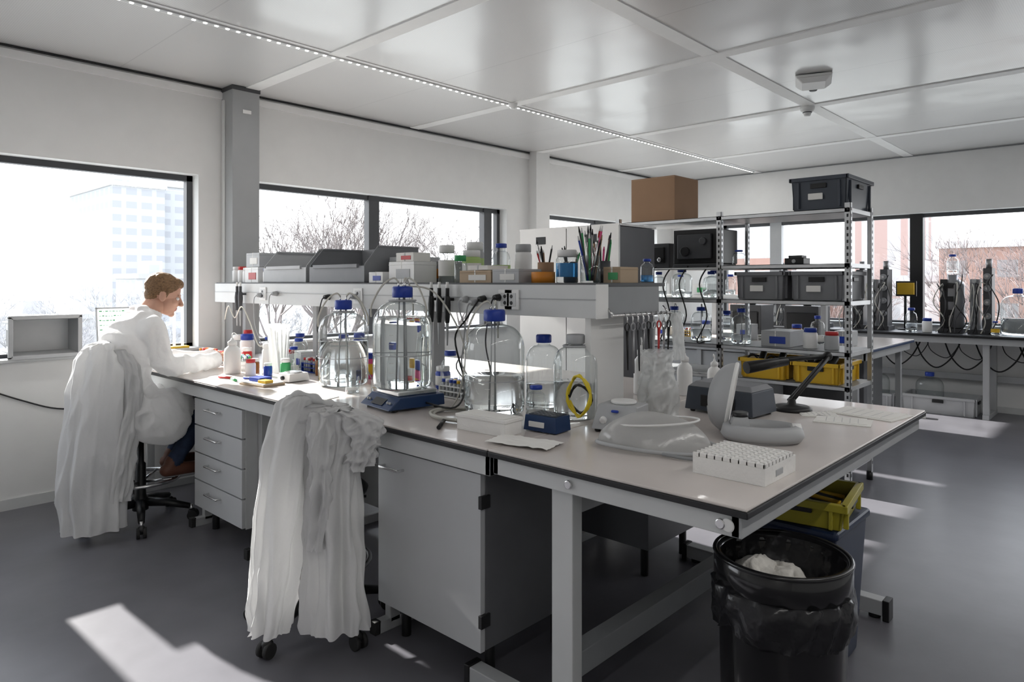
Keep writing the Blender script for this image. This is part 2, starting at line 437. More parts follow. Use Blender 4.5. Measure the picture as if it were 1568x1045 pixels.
SX0, SX1, SY0, SY1, SZ = 2.28, 2.76, 1.66, 5.20, 1.47
mb = MB()
mb.box((SX0+.01, SY0, SZ-.02), (SX1+.06, SY1, SZ-.004), DGREY)
mb.fr((SX0, SY0, SX0+.08, SY1), SZ-.15, (SX0, SY0, SX0+.08, SY1), SZ-.012, LSTEEL)
mb.box((SX1-.08, SY0, SZ-.15), (SX1, SY1, SZ-.02), STEEL)
mb.box((SX0+.08, SY0+.01, SZ-.06), (SX1-.08, SY1, SZ-.02), STEEL)
mb.box((SX0-.002, SY0-.006, SZ-.152), (SX0+.08, SY0, SZ-.01), WHITE)
mb.box((SX0+.08, SY0-.004, SZ-.15), (SX1, SY0+.01, SZ-.02), MGREY)
mb.box((SX0+.02, SY0+.04, BZ), (SX0+.26, SY0+.07, SZ-.06), WHITE)
for y in (2.9, 4.1, 5.12):
    mb.box((2.48, y, BZ), (2.56, y+.05, SZ-.06), STEEL)
for y in (3.28, 2.08, 2.12, 4.4):
    mb.box((SX0-.008, y, SZ-.125), (SX0, y+.085, SZ-.035), WHITE)
    mb.box((SX0-.010, y+.015, SZ-.110), (SX0-.007, y+.07, SZ-.05), LSTEEL)
    for dz in (-.095, -.065): mb.cyl((SX0-.012, y+.042, SZ+dz), (SX0-.009, y+.042, SZ+dz), .009, BLACK, n=10)
mb.box((SX0-.004, SY0, SZ-.075), (SX0, SY1, SZ-.071), STEEL)
mb.build('overhead_bench_shelf', .003)

def cable(name, pts, r=.004, m=BLACK, plug=None):
    mb = MB(); mb.tube(smoothpts(pts), r, m, 8)
    if plug:
        mb.cyl(plug, (plug[0]-.035, plug[1], plug[2]), .018, m, r1=.012, n=12)
    return mb.build(name)
random.seed(3)
for y in (4.46, 4.25, 3.62, 3.34, 2.42, 2.36, 2.2):
    zz = SZ-.08+random.uniform(-.02, .02)
    cable('power_cable', [(SX0-.035, y, zz), (SX0-.06, y, zz-.03), (SX0-.05, y+random.uniform(-.06, .06), zz-.2), (SX0-.02, y+random.uniform(-.1, .1), 1.05), (SX0+.06, y+random.uniform(-.1, .15), .915)], .0035, random.choice([BLACK, BLACK, LGREY]), (SX0-.006, y, zz))
cable('power_cable', [(1.99, 2.38, .93), (2.0, 2.2, .93), (2.15, 2.3, 1.0), (2.2, 2.42, 1.2), (2.2, 2.34, 1.3), (2.24, 2.3, 1.39)], .0045, BLACK, (SX0-.006, 2.3, 1.39))
for i, y in enumerate((2.64, 2.58, 2.52, 4.75, 4.7)):
    mb = MB(); x = SX0-.04; c = (BLACK if i < 3 else DGREY)
    mb.cyl((x, y, 1.44), (x, y, 1.47), .007, WHITE, n=12); mb.cyl((x, y, 1.40), (x, y, 1.44), .010, c, n=12)
    mb.lathe((x, y, 1.27), [(0, 0), (.011, 0), (.014, .03), (.017, .09), (.013, .13), (0, .131)], c, 14)
    mb.cyl((x, y, 1.27), (x, y, 1.16), .008, LGREY, r1=.004, n=12)
    mb.cbox((x+.022, y, 1.385), (.034, .014, .014), c)
    mb.build('pipette', .001)

# ------------------------------------------------------------------ item makers
def bottle(cx, cy, z, dia, h, fill=0.0, cap=BLUE, hoses=0, name='glass_bottle', liquid=WATER, neck=.32, ring=False, label=None):
    R = dia/2; mb = MB()
    nr = min(R*neck, .035) if R > .06 else R*.45
    big = R > .08
    s0, s1 = (.62, .85) if big else (.55, .80)
    sh = [(nr*1.15+(R-nr*1.15)*math.cos(t)**.85, h*(s0+(s1-s0)*math.sin(t))) for t in [math.pi/2*i/9 for i in range(1, 9)]]
    prof = [(0, .004), (R*.85, .002), (R*.97, R*.1), (R, R*.25), (R, h*s0)]+sh+[(nr*1.1, h*(s1+.01)), (nr, h*(s1+.025)), (nr, h*.9), (nr*1.12, h*.905), (nr*1.12, h*.92)]
    mb.lathe((cx, cy, z), prof, GLASS, 40)
    if R > .1:
        mb.lathe((cx, cy, z), [(R*1.003, h*.33), (R*1.003, h*.33+.004)], LGREY, 40)
        for q in range(5):
            zz = z+h*(.18+.09*q)
            mb.tube([(cx+R*1.004*math.cos(a), cy+R*1.004*math.sin(a), zz) for a in [math.pi*1.15+.02*i for i in range(9)]], .0012, WHITE, 5)
    if fill > 0:
        k = h*s0*fill/.86; e = .985
        pr = [(0, .006), (R*.84*e, .005), (R*.96*e, R*.1+.002), (R*e, R*.25)]
        if k < h*s0: pr += [(R*e, k), (0, k+.0001)]
        else: pr += [(R*e, h*s0), (sh[1][0]*e, sh[1][1]), (0, sh[1][1]+.0001)]
        mb.lathe((cx, cy, z), pr, liquid, 40)
    mb.lathe((cx, cy, z), [(nr*.9, h*.89), (nr*1.3, h*.89), (nr*1.35, h*.9), (nr*1.35, h*.985), (nr*1.2, h), (0, h)], cap, 24)
    if label:
        mb.lathe((cx, cy, z), [(R*1.005, h*.2), (R*1.005, h*.45)], label, 40)
    if ring:
        mb.tube([(cx+nr*1.7*math.cos(a), cy+nr*1.7*math.sin(a), z+h*.86) for a in [2*math.pi*i/20 for i in range(20)]], .005, LGREY, 6, True)
    rr = random.Random(int(cx*100+cy*37))
    for k in range(hoses):
        a = k*2.2+rr.random(); c, s_ = math.cos(a), math.sin(a)
        mb.cyl((cx+c*nr*.5, cy+s_*nr*.5, z+h*.98), (cx+c*nr*.5, cy+s_*nr*.5, z+h*1.05), .004, CHROME, n=8)
        mb.tube(smoothpts([(cx+c*nr*.5, cy+s_*nr*.5, z+h*1.04), (cx+c*nr*1.2, cy+s_*nr*1.2, z+h*1.08), (cx+c*R*.7, cy+s_*R*.7, z+h*1.0), (cx+c*R*1.03, cy+s_*R*1.03, z+h*.82), (cx+c*R*1.05, cy+s_*R*1.05, z+h*.7)]), .0045, HOSE, 8)
        mb.tube([(cx+c*nr*.4, cy+s_*nr*.4, z+h*.9), (cx+c*nr*.6, cy+s_*nr*.6, z+.02)], .0035, LGREY, 6)
    return mb.build(name)

def crate(cx, cy, z, lx, ly, h, m=GREY, deg=0, M=None, name='storage_crate', label=False):
    mb = MB(); mb.M = M if M is not None else rot(cx, cy, z, deg)
    t = .012; tp = .02
    X, Y = lx/2, ly/2; x, y = X-tp, Y-tp
    mb.box((-x, -y, .0), (x, y, .012), m)
    def wallseg(p0, p1, q0, q1, nx, ny):
        b = mb.av([(p0[0], p0[1], 0), (p1[0], p1[1], 0), (q1[0], q1[1], h), (q0[0], q0[1], h),
                   (p0[0]-nx*t, p0[1]-ny*t, 0), (p1[0]-nx*t, p1[1]-ny*t, 0), (q1[0]-nx*t, q1[1]-ny*t, h), (q0[0]-nx*t, q0[1]-ny*t, h)])
        for q in ((0, 1, 2, 3), (7, 6, 5, 4), (3, 2, 6, 7), (0, 4, 5, 1), (1, 5, 6, 2), (0, 3, 7, 4)): mb.af([b+i for i in q], m)
    wallseg((-x, -y), (x, -y), (-X+.008, -Y+.008), (X-.008, -Y+.008), 0, -1)
    wallseg((x, -y), (x, y), (X-.008, -Y+.008), (X-.008, Y-.008), 1, 0)
    wallseg((x, y), (-x, y), (X-.008, Y-.008), (-X+.008, Y-.008), 0, 1)
    wallseg((-x, y), (-x, -y), (-X+.008, Y-.008), (-X+.008, -Y+.008), -1, 0)
    for (a, b, c, d) in ((-X-.006, -Y-.006, X+.006, -Y+.014), (-X-.006, Y-.014, X+.006, Y+.006), (-X-.006, -Y, -X+.014, Y), (X-.014, -Y, X+.006, Y)):
        mb.box((a, b, h-.028), (c, d, h), m)
    for sx in (-1, 1):
        for k in (-.35, .35): mb.cbox((sx*(X-.006), k*ly, h*.45), (.018, .014, h*.8), m)
        mb.cbox((sx*(X-.004), 0, h*.72), (.016, .11, .035), BLACK)
    for sy in (-1, 1):
        for k in (-.38, 0.38): mb.cbox((k*lx, sy*(Y-.006), h*.45), (.014, .018, h*.8), m)
        mb.cbox((0, sy*(Y-.004), h*.72), (.11, .016, .03), BLACK)
    if label: mb.cbox((-X+.002, 0.02, h*.4), (.012, .1, .045), PAPER)
    return mb.build(name, .003)

def carton(x0, y0, z0, x1, y1, z1, m=WHITE, lab=None, name='carton_box'):
    mb = MB(); mb.box((x0, y0, z0), (x1, y1, z1), m)
    mb.box((x0-.0015, (y0+y1)/2-.004, z0+.002), (x1+.0015, (y0+y1)/2+.004, z1+.0015), PAPER if m is not PAPER else LGREY)
    h = z1-z0
    mb.box((x0-.002, y0-.002, z1-h*.16), (x1+.002, y1+.002, z1-h*.13), m)
    if lab:
        mb.box((x0-.003, y0+(y1-y0)*.15, z0+h*.2), (x0, y0+(y1-y0)*.7, z0+h*.65), lab)
    return mb.build(name, .002)

def squeeze_bottle(cx, cy, z, r=.035, h=.2, m=WHITE, cap=WHITE, name='wash_bottle'):
    mb = MB()
    mb.lathe((cx, cy, z), [(0, 0), (r*.95, 0), (r, .008), (r, h*.6), (r*.9, h*.7), (r*.5, h*.78), (r*.45, h*.82)], m, 24)
    mb.lathe((cx, cy, z), [(r*.45, h*.8), (r*.55, h*.8), (r*.55, h*.9), (r*.2, h*.95), (r*.15, h), (0, h)], cap, 20)
    mb.tube(smoothpts([(cx, cy, z+h*.95), (cx, cy, z+h*1.1), (cx+.02, cy+.015, z+h*1.14), (cx+.05, cy+.03, z+h*1.05)]), .003, m, 6)
    return mb.build(name)

def jar(cx, cy, z, r, h, m, cap=WHITE, name='reagent_jar', label=None):
    mb = MB()
    mb.lathe((cx, cy, z), [(0, 0), (r*.95, 0), (r, .005), (r, h*.72), (r*.85, h*.79), (r*.8, h*.8)], m, 24)
    mb.lathe((cx, cy, z), [(r*.8, h*.79), (r*.9, h*.8), (r*.9, h*.97), (r*.85, h), (0, h)], cap, 24)
    if label: mb.lathe((cx, cy, z), [(r*1.01, h*.18), (r*1.01, h*.6)], label, 24)
    return mb.build(name)

def pen_cup(cx, cy, z, r, h, m, n=9, L=.16, name='pen_cup'):
    mb = MB(); rr = random.Random(int(cy*100))
    mb.lathe((cx, cy, z), [(0, .002), (r*.9, 0), (r, .004), (r, h), (r*.93, h), (r*.9, .006), (0, .006)], m, 24)
    for i in range(n):
        a = rr.random()*6.28; q = r*.6*rr.random(); t = r*.75
        p0 = (cx+q*math.cos(a), cy+q*math.sin(a), z+.01); l = L*rr.uniform(.8, 1.15)
        p1 = (cx+t*1.5*math.cos(a), cy+t*1.5*math.sin(a), z+l)
        c = rr.choice([RED, PINK, BLACK, BLUE, GREEN, CHROME, DGREY, BLACK, CARD])
        mb.cyl(p0, p1, .0045, c, n=8)
        v = Vector(p1)-Vector(p0); mb.cyl(p1, Vector(p1)+v*.12, .005, rr.choice([c, BLACK, WHITE]), r1=.002, n=8)
    return mb.build(name)

# ------------------------------------------------------------------ large bottles on bench
bottle(2.15, 3.28, BZ, .272, .47, .72, hoses=3, ring=True)
bottle(1.97, 2.525, BZ+.085, .268, .465, .95, hoses=3, ring=True)
bottle(2.14, 2.10, BZ, .262, .45, .5, hoses=2)
bottle(2.40, 2.04, BZ, .165, .33, .45, hoses=0)
bottle(2.30, 1.78, BZ, .185, .35, .6, cap=LGREY, hoses=0, ring=True)
bottle(2.14, 1.86, BZ, .085, .145, .5)
bottle(2.35, 2.62, BZ, .1, .22, .4); bottle(2.42, 3.0, BZ, .1, .24, .6)
for x, y, d, h in ((2.45, 4.26, .1, .22), (2.36, 4.12, .09, .2), (2.46, 3.75, .1, .24), (2.44, 3.55, .11, .26), (2.2, 3.9, .08, .17), (2.4, 4.6, .09, .18), (2.26, 3.62, .07, .15), (2.18, 3.50, .06, .13), (2.44, 3.92, .08, .18), (2.44, 4.45, .08, .2)):
    bottle(x, y, BZ, d, h, .5)
mb = MB()
pts = []
for i in range(60):
    a = i/60*2*math.pi*3; pts.append((2.19+.004*i/60, 1.68+.052*math.cos(a), BZ+.115+.082*math.sin(a)+.002*math.sin(i)))
pts = [(p[0]+.012*math.sin(i*.9), p[1], p[2]) for i, p in enumerate(pts)]
mb.tube(pts, .0045, YHOSE, 8); mb.tube([(p[0]+.02, p[1]*1.0+.01, BZ+.1+(p[2]-BZ-.115)*.7) for p in pts[:40]], .005, BLACK, 8); mb.build('coiled_hose')

mb = MB(); mb.M = rot(1.97, 2.52, BZ, -8)
mb.fr((-.15, -.135, .14, .135), .012, (-.09, -.13, .14, .13), .062, NAVY)
for a in (-.11, .11):
    for b in (-.11, .11): mb.cyl((a, b, 0), (a, b, .015), .014, BLACK, n=12)
mb.cbox((.02, 0, .073), (.2, .2, .022), CHROME); mb.cyl((.02, 0, .05), (.02, 0, .075), .03, CHROME)
mb.quad([(-.139, -.05, .026), (-.139, .05, .026), (-.108, .05, .050), (-.108, -.05, .050)], BLACK)
for b in (-.1, -.08, .08, .1): mb.cbox((-.124, b, .039), (.01, .013, .012), LGREY)
mb.build('laboratory_balance', .004)
mb = MB(); pts = []
for i in range(90):
    a = i/90*2*math.pi*2.6; R = .16+.012*math.sin(a*1.3)
    pts.append((1.98+R*.75*math.cos(a), 2.12+R*math.sin(a), BZ+.006+.0035*(i/25)))
mb.tube(pts, .0055, HOSE, 8); mb.build('white_hose')
mb = MB(); mb.M = rot(1.80, 2.06, BZ+.009, 40); mb.cyl((-.07, 0, 0), (.07, 0, 0), .008, BLACK); mb.cyl((.07, 0, 0), (.085, 0, 0), .008, BLACK, r1=.002); mb.build('marker_pen')
mb = MB(); mb.M = rot(1.865, 1.86, BZ, 4)
mb.box((-.05, -.12, 0), (.05, .12, .05), POLY); mb.box((-.055, -.125, .05), (.055, .125, .062), POLY); mb.box((-.045, -.11, .062), (.045, .11, .065), PAPER); mb.build('polystyrene_tray', .004)
mb = MB(); mb.M = rot(1.80, 1.62, BZ+.003, 12)
n = 14; b = mb.av([((i/n-.5)*.13, (j/n-.5)*.25, .004+.010*abs(noise.noise(Vector((i*.35, j*.35, 2))))) for i in range(n+1) for j in range(n+1)])
for i in range(n):
    for j in range(n): mb.af((b+i*(n+1)+j, b+(i+1)*(n+1)+j, b+(i+1)*(n+1)+j+1, b+i*(n+1)+j+1), PAPER, True)
mb.build('paper_tissue')
mb = MB(); mb.M = rot(2.02, 1.70, BZ, 5)
mb.fr((-.05, -.075, .05, .075), .005, (-.045, -.07, .05, .07), .062, NAVY); mb.box((-.035, -.06, .062), (.045, .06, .066), SLATE)
mb.box((-.052, -.02, .02), (-.044, .05, .04), WHITE)
for i in range(4):
    for j in range(6): mb.cyl((-.025+i*.02, -.05+j*.02, .066), (-.025+i*.02, -.05+j*.02, .067), .006, BLACK, n=10)
mb.build('dry_block_heater', .004)
mb = MB(); mb.M = rot(2.22, 1.50, BZ, 10)
mb.fr((-.085, -.085, .085, .085), .012, (-.03, -.08, .085, .08), .10, LGREY)
for a in (-.065, .065):
    for b in (-.065, .065): mb.cyl((a, b, 0), (a, b, .014), .012, BLACK, n=10)
for b in (-.04, .04):
    mb.cyl((-.061, b, .05), (-.078, b, .042), .014, WHITE, n=16); 
mb.box((-.06, -.015, .075), (-.045, .015, .085), BLUE); mb.cyl((.03, 0, .1), (.03, 0, .112), .05, WHITE)
mb.build('vortex_shaker', .005)

# ------------------------------------------------------------------ cloth helper
def cloth(mb, secs, m, ang, n=96, rows=44, folds=8, amp=.02, seed=1, crump=.01, topclose=True):
    ca, sa = math.cos(ang), math.sin(ang)
    S = [Vector(s[:3]) for s in secs]
    C = smoothpts(S, 12); A = smoothpts([(s[3], s[4], 0) for s in secs], 12)
    N = len(C); pts = []
    for i in range(rows+1):
        t = i/rows; k = min(int(t*(N-1)), N-2); f = t*(N-1)-k
        c = C[k].lerp(C[k+1], f); ab = A[k].lerp(A[k+1], f)
        for j in range(n):
            th = 2*math.pi*j/n; cx, sx = math.cos(th), math.sin(th)
            nz = noise.noise(Vector((cx*1.2+seed*5, sx*1.2, t*1.1)))
            n2 = noise.noise(Vector((cx*1.9+seed*3+t*.8, sx*1.9+t*.7, t*1.0)))
            n4 = noise.noise(Vector((cx*3.4+seed*7, sx*3.4+t*1.8, t*2.0)))
            n3 = noise.noise(Vector((cx*1.6+t*3.2+seed, sx*1.6-t*2.6, t*5.0)))
            g = min(1, t*1.6+.15)
            fo = amp*g*(.22*math.sin(folds*th+seed+5*nz)+.75*(1-2.2*abs(n2))+.55*n4-.3)
            cr = crump*(.9*(1-2.6*abs(n3)))
            u = cx*(ab.x+fo*.6+cr); w = sx*(ab.y+fo+cr)
            zz = c.z+(.012*noise.noise(Vector((cx*1.5, sx*1.5, seed)))*t)
            pts.append((c.x+u*ca-w*sa, c.y+u*sa+w*ca, zz))
    b = mb.av(pts)
    for i in range(rows):
        for j in range(n):
            j2 = (j+1) % n
            mb.af((b+i*n+j, b+i*n+j2, b+(i+1)*n+j2, b+(i+1)*n+j), m, True)
    if topclose:
        c = Vector(secs[0][:3]); q = mb.av([(c.x, c.y, c.z+.012)])
        for j in range(n): mb.af((b+j, b+(j+1) % n, q), m, True)

mb = MB(); cloth(mb, [(2.54, 1.53, 1.18, .085, .055), (2.54, 1.53, 1.12, .065, .05), (2.54, 1.53, 1.02, .088, .072), (2.54, 1.53, .905, .080, .068)], PPLAST, .5, n=96, rows=44, folds=7, amp=.014, seed=4, crump=.018, topclose=False)
for k in range(3):
    mb.lathe((2.50+.04*k, 1.53+.01*(k % 2), BZ), [(0, .002), (.022, .002), (.03, .16+.03*k), (.031, .162+.03*k), (0, .163+.03*k)], WHITE, 24)
mb.build('plastic_bag_of_cups')
squeeze_bottle(3.13, 1.73, BZ, .038, .21); squeeze_bottle(3.31, 1.66, BZ, .035, .17); squeeze_bottle(3.0, 1.9, BZ, .04, .25); squeeze_bottle(2.95, 1.75, BZ, .035, .22, m=LGREY)
squeeze_bottle(1.95, 4.20, BZ, .05, .22, name='spray_bottle')

mb = MB(); mb.M = rot(2.86, 1.36, BZ, -3)
mb.fr((-.11, -.16, .11, .16), .01, (-.1, -.15, .1, .15), .11, SLATE); mb.fr((-.1, -.15, .1, .15), .11, (-.07, -.13, .08, .13), .13, GREY)
mb.box((-.114, -.08, .03), (-.106, .08, .08), BLACK)
for a in (-.09, .09):
    for b in (-.13, .13): mb.cyl((a, b, 0), (a, b, .012), .012, BLACK, n=10)
mb.build('mini_centrifuge', .012, 3)
mb = MB(); mb.M = rot(2.06, 1.25, BZ, -62)
mb.ell((0, 0, .012), (.2, .115, .12), VISOR, 48, 16, lo=0.0, disp=lambda q: .018*noise.noise(q*6)-.008)
mb.ell((.01, .01, .006), (.15, .085, .07), PPLAST, 40, 10, lo=0.0, disp=lambda q: .02*noise.noise(q*11))
rim = [(.2*math.cos(a), .115*math.sin(a), .014+.006*math.sin(2*a)) for a in [2*math.pi*i/48 for i in range(48)]]
mb.tube(rim, .007, LGREY, 8, True)
mb.tube([(.145*math.cos(a), .08*math.sin(a), .093+.012*math.cos(a)) for a in [2*math.pi*i/40 for i in range(40)]], .004, WHITE, 6, True)
mb.tube(smoothpts([(.19, -.03, .02), (.24, -.07, .012), (.22, -.13, .008), (.12, -.15, .008), (.03, -.125, .012)]), .006, MGREY, 8)
mb.build('face_shield')
mb = MB(); mb.M = Matrix.Translation((2.47, 1.17, BZ+.135)) @ Matrix.Rotation(math.radians(112), 4, 'Z') @ Matrix.Rotation(math.radians(80), 4, 'Y')
mb.ell((0, 0, 0), (.130, .095, .085), LGREY, 36, 12, lo=.0)
mb.ell((0, 0, .0), (.121, .087, .077), SLATE, 36, 12, lo=.0)
mb.tube([(.127*math.cos(a), .092*math.sin(a), 0) for a in [2*math.pi*i/40 for i in range(40)]], .008, WHITE, 8, True)
mb.tube(smoothpts([(.05, 0, .07), (.10, 0, .05), (.13, 0, -.0)]), .012, LGREY, 8)
mb.M = rot(2.42, 1.03, BZ, -60)
mb.lathe((0, 0, 0), [(.080, .01), (.105, .006), (.115, .025), (.108, .055), (.09, .062), (.082, .04), (.080, .01)], LGREY, 40, sx=1.25, sy=.85)
mb.fr((-.12, -.05, -.04, .05), .03, (-.1, -.04, -.05, .04), .085, LGREY); mb.cyl((-.075, 0, .08), (-.075, 0, .10), .028, BLACK)
mb.cyl((.10, 0, .035), (.13, 0, .035), .032, WHITE); mb.cyl((.13, 0, .035), (.136, 0, .035), .018, BLACK)
mb.build('respirator_headset')
mb = MB(); mb.box((1.875, .79, BZ), (2.10, 1.01, BZ+.05), POLY)
for i in range(9):
    mb.box((1.875+i*.025-.0, .79, BZ+.05), (1.875+i*.025+.006, 1.01, BZ+.062), POLY)
    mb.box((1.875, .79+i*.0245-.0, BZ+.05), (2.08, .79+i*.0245+.006, BZ+.062), POLY)
for i in range(8):
    for j in range(8): mb.cyl((1.893+i*.025, .809+j*.0245, BZ+.05), (1.893+i*.025, .809+j*.0245, BZ+.059), .008, WHITE, n=10)
mb.box((1.95, .788, BZ+.015), (2.0, .7905, BZ+.033), LGREY); mb.build('polystyrene_tube_rack', .002)
mb = MB()
mb.lathe((3.09, 1.18, BZ), [(0, 0), (.085, 0), (.085, .012), (.07, .02), (.02, .026), (.015, .05), (0, .05)], BLACK, 32)
mb.tube([(3.09, 1.18, .94), (3.34, 1.10, 1.13)], .010, BLACK, 10); mb.tube([(3.10, 1.2, .94), (3.34, 1.12, 1.115)], .006, DGREY, 8)
mb.ell((3.34, 1.11, 1.125), (.022, .022, .022), BLACK, 16, 10)
mb.tube([(3.34, 1.11, 1.125), (3.12, 1.25, 1.115)], .011, BLACK, 10)
mb.tube([(3.16, 1.23, 1.108), (2.98, 1.34, 1.085)], [.02, .028], BLACK, 12)
mb.build('desk_lamp')
for (x, y, d, w, l) in ((2.98, .93, 12, .15, .21), (3.22, .90, -10, .21, .28), (3.05, 1.05, 30, .1, .15), (1.84, 3.0, 20, .1, .14)):
    mb = MB(); mb.M = rot(x, y, BZ, d); mb.box((-w/2, -l/2, .0005), (w/2, l/2, .003), PAPER)
    mb.M = rot(x+.01, y+.01, BZ, d+4); mb.box((-w/2*.9, -l/2*.9, .003), (w/2*.9, l/2*.9, .0045), PAPER)
    for k in range(5): mb.box((-w*.35, -l*.3+k*l*.14, .0045), (w*.3, -l*.3+k*l*.14+.002, .0048), LGREY)
    mb.build('paper_sheets')
mb = MB(); mb.tube([(2.35, SY0-.03, 1.33), (2.82, SY0-.03, 1.33)], .006, CHROME)
for x in (2.36, 2.8): mb.tube([(x, SY0-.03, 1.33), (x, SY0, 1.36)], .005, CHROME, 6)
mb.build('hanging_rail')
random.seed(5)
for i in range(9):
    x = 2.44+i*.042; L = random.uniform(.10, .20); c = [BLACK, DSTEEL, DGREY, DSTEEL, BLACK, LGREY, RED, DSTEEL, BLACK][i]
    mb = MB(); mb.tube([(x, SY0-.03, 1.338), (x, SY0-.045, 1.32), (x, SY0-.045, 1.29)], .003, CHROME, 6)
    mb.tube([(x+.016*math.cos(a), SY0-.045, 1.28+.016*math.sin(a)) for a in [2*math.pi*k/14 for k in range(14)]], .0035, c, 6, True)
    mb.tube([(x, SY0-.045, 1.264), (x+random.uniform(-.01, .01), SY0-.045, 1.262-L)], [.007, .003], c, 8); mb.build('hanging_tongs')
mb = MB(); cloth(mb, [(2.78, 1.575, 1.33, .02, .008), (2.78, 1.57, 1.25, .035, .012), (2.78, 1.57, 1.12, .04, .015)], PPLAST, 0, 48, 20, 5, .005, 2, .008, False); mb.build('hanging_plastic_bag')

random.seed(11)
def tube_rack(cx, cy, z, m, caps, deg=0):
    mb = MB(); mb.M = rot(cx, cy, z, deg)
    for zz in (.003, .03, .055): mb.box((-.045, -.1, zz), (.045, .1, zz+.004), m)
    for a in (-.1, .097): mb.box((-.045, a, 0), (.045, a+.004, .06), m)
    for i in range(3):
        for j in range(7):
            if random.random() < .8:
                x, y = -.028+i*.028, -.08+j*.027
                mb.cyl((x, y, .008), (x, y, .075), .008, LGREY, n=10); mb.cyl((x, y, .075), (x, y, .09), .0095, random.choice(caps), n=10)
    mb.build('test_tube_rack', 0)
tube_rack(2.12, 4.75, BZ, WHITE, [RED, RED, WHITE, ORANGE], 10)
tube_rack(2.14, 5.0, BZ, LGREY, [RED, ORANGE, WHITE], 0)
tube_rack(2.10, 4.36, BZ, WHITE, [GREEN, WHITE, BLUE], -20)
tube_rack(2.33, 3.86, BZ, BLUE, [WHITE, RED], 0)
tube_rack(2.30, 2.50, BZ, WHITE, [BLUE, WHITE, YELLOW], 0)
mb = MB(); mb.lathe((2.18, 4.05, BZ), [(0, .003), (.055, .003), (.068, .30), (.07, .305)], PPLAST, 32); 
for i in range(10): 
    a = i*.63; mb.cyl((2.18+.02*math.cos(a), 4.05+.02*math.sin(a), BZ+.01), (2.18+.05*math.cos(a), 4.05+.05*math.sin(a), BZ+.27+.01*(i % 3)), .004, WHITE, n=8)
mb.build('pipette_beaker')
jar(2.30, 4.36, BZ, .05, .14, ORANGE, RED, label=PAPER); jar(2.34, 4.22, BZ, .045, .12, WHITE, RED); jar(2.2, 4.22, BZ, .04, .17, WHITE, WHITE)
jar(2.3, 4.72, BZ, .05, .2, WHITE, BLUE); jar(2.36, 4.95, BZ, .06, .18, LGREY, WHITE); jar(2.28, 3.72, BZ, .035, .12, AMBER, BLACK); jar(2.4, 3.4, BZ, .05, .15, PINK, BLUE, label=YELLOW)
jar(2.42, 3.18, BZ, .04, .13, RED, WHITE); jar(2.44, 2.78, BZ, .04, .12, BLUE, WHITE, label=PAPER); jar(2.44, 3.29, BZ, .035, .16, WHITE, YELLOW)
jar(1.98, 4.02, BZ, .03, .10, WHITE, RED); jar(2.06, 4.12, BZ, .025, .09, AMBER, WHITE); jar(2.1, 3.82, BZ, .03, .11, GREEN, WHITE); jar(2.04, 3.92, BZ, .025, .08, BLUE, WHITE)
jar(2.36, 4.83, BZ, .035, .22, WHITE, RED, label=LGREEN); jar(2.22, 4.56, BZ, .035, .12, RED, WHITE)
carton(2.3, 3.99, BZ, 2.40, 4.07, BZ+.12, WHITE, BLUE)
mb = MB(); mb.M = rot(1.85, 3.62, BZ, 8)
mb.box((-.07, -.11, .0), (.07, .11, .012), CARDL); mb.box((-.065, -.105, .012), (.065, .105, .018), PAPER); mb.box((-.03, -.02, .018), (.05, .08, .04), BLUE); mb.box((-.05, -.1, .018), (.0, -.03, .034), YELLOW); mb.build('notebook_with_tip_box', .003)
mb = MB(); mb.cyl((1.80, 4.05, BZ+.008), (1.83, 3.95, BZ+.008), .007, RED); mb.cyl((1.88, 3.9, BZ+.008), (1.93, 3.8, BZ+.008), .007, BLUE); mb.cyl((1.8, 3.83, BZ+.008), (1.82, 3.93, BZ+.008), .007, GREEN); mb.build('marker_pens')
for (x, y) in ((2.04, 3.62), (2.28, 2.80)):
    mb = MB(); mb.M = rot(x, y, BZ, 5); mb.fr((-.07, -.06, .07, .06), .005, (-.06, -.055, .06, .055), .05, WHITE); mb.cyl((0, 0, .05), (0, 0, .056), .05, CHROME); mb.cyl((-.065, 0, .025), (-.08, 0, .025), .012, BLACK); mb.build('magnetic_stirrer', .003)
for (x, y, r, h) in ((2.02, 3.00, .035, .08), (2.1, 2.90, .03, .07)):
    mb = MB(); mb.lathe((x, y, BZ), [(0, .002), (r*.95, .002), (r, .01), (r, h), (r*1.06, h+.004)], GLASS, 28); mb.lathe((x, y, BZ), [(0, .004), (r*.94, .004), (r*.95, h*.4), (0, h*.401)], WATER, 24); mb.build('glass_beaker')
cable('silicone_tubing', [(2.22, 4.9, 1.2), (2.2, 4.8, 1.3), (2.2, 4.7, 1.22), (2.2, 4.6, 1.3), (2.21, 4.5, 1.2), (2.22, 4.4, 1.05), (2.24, 4.35, 1.05)], .004, HOSE)
cable('silicone_tubing', [(1.97, 2.53, 1.45), (2.1, 2.45, 1.42), (2.14, 2.3, 1.2), (2.1, 2.27, 1.0), (2.05, 2.28, .91)], .004, HOSE)

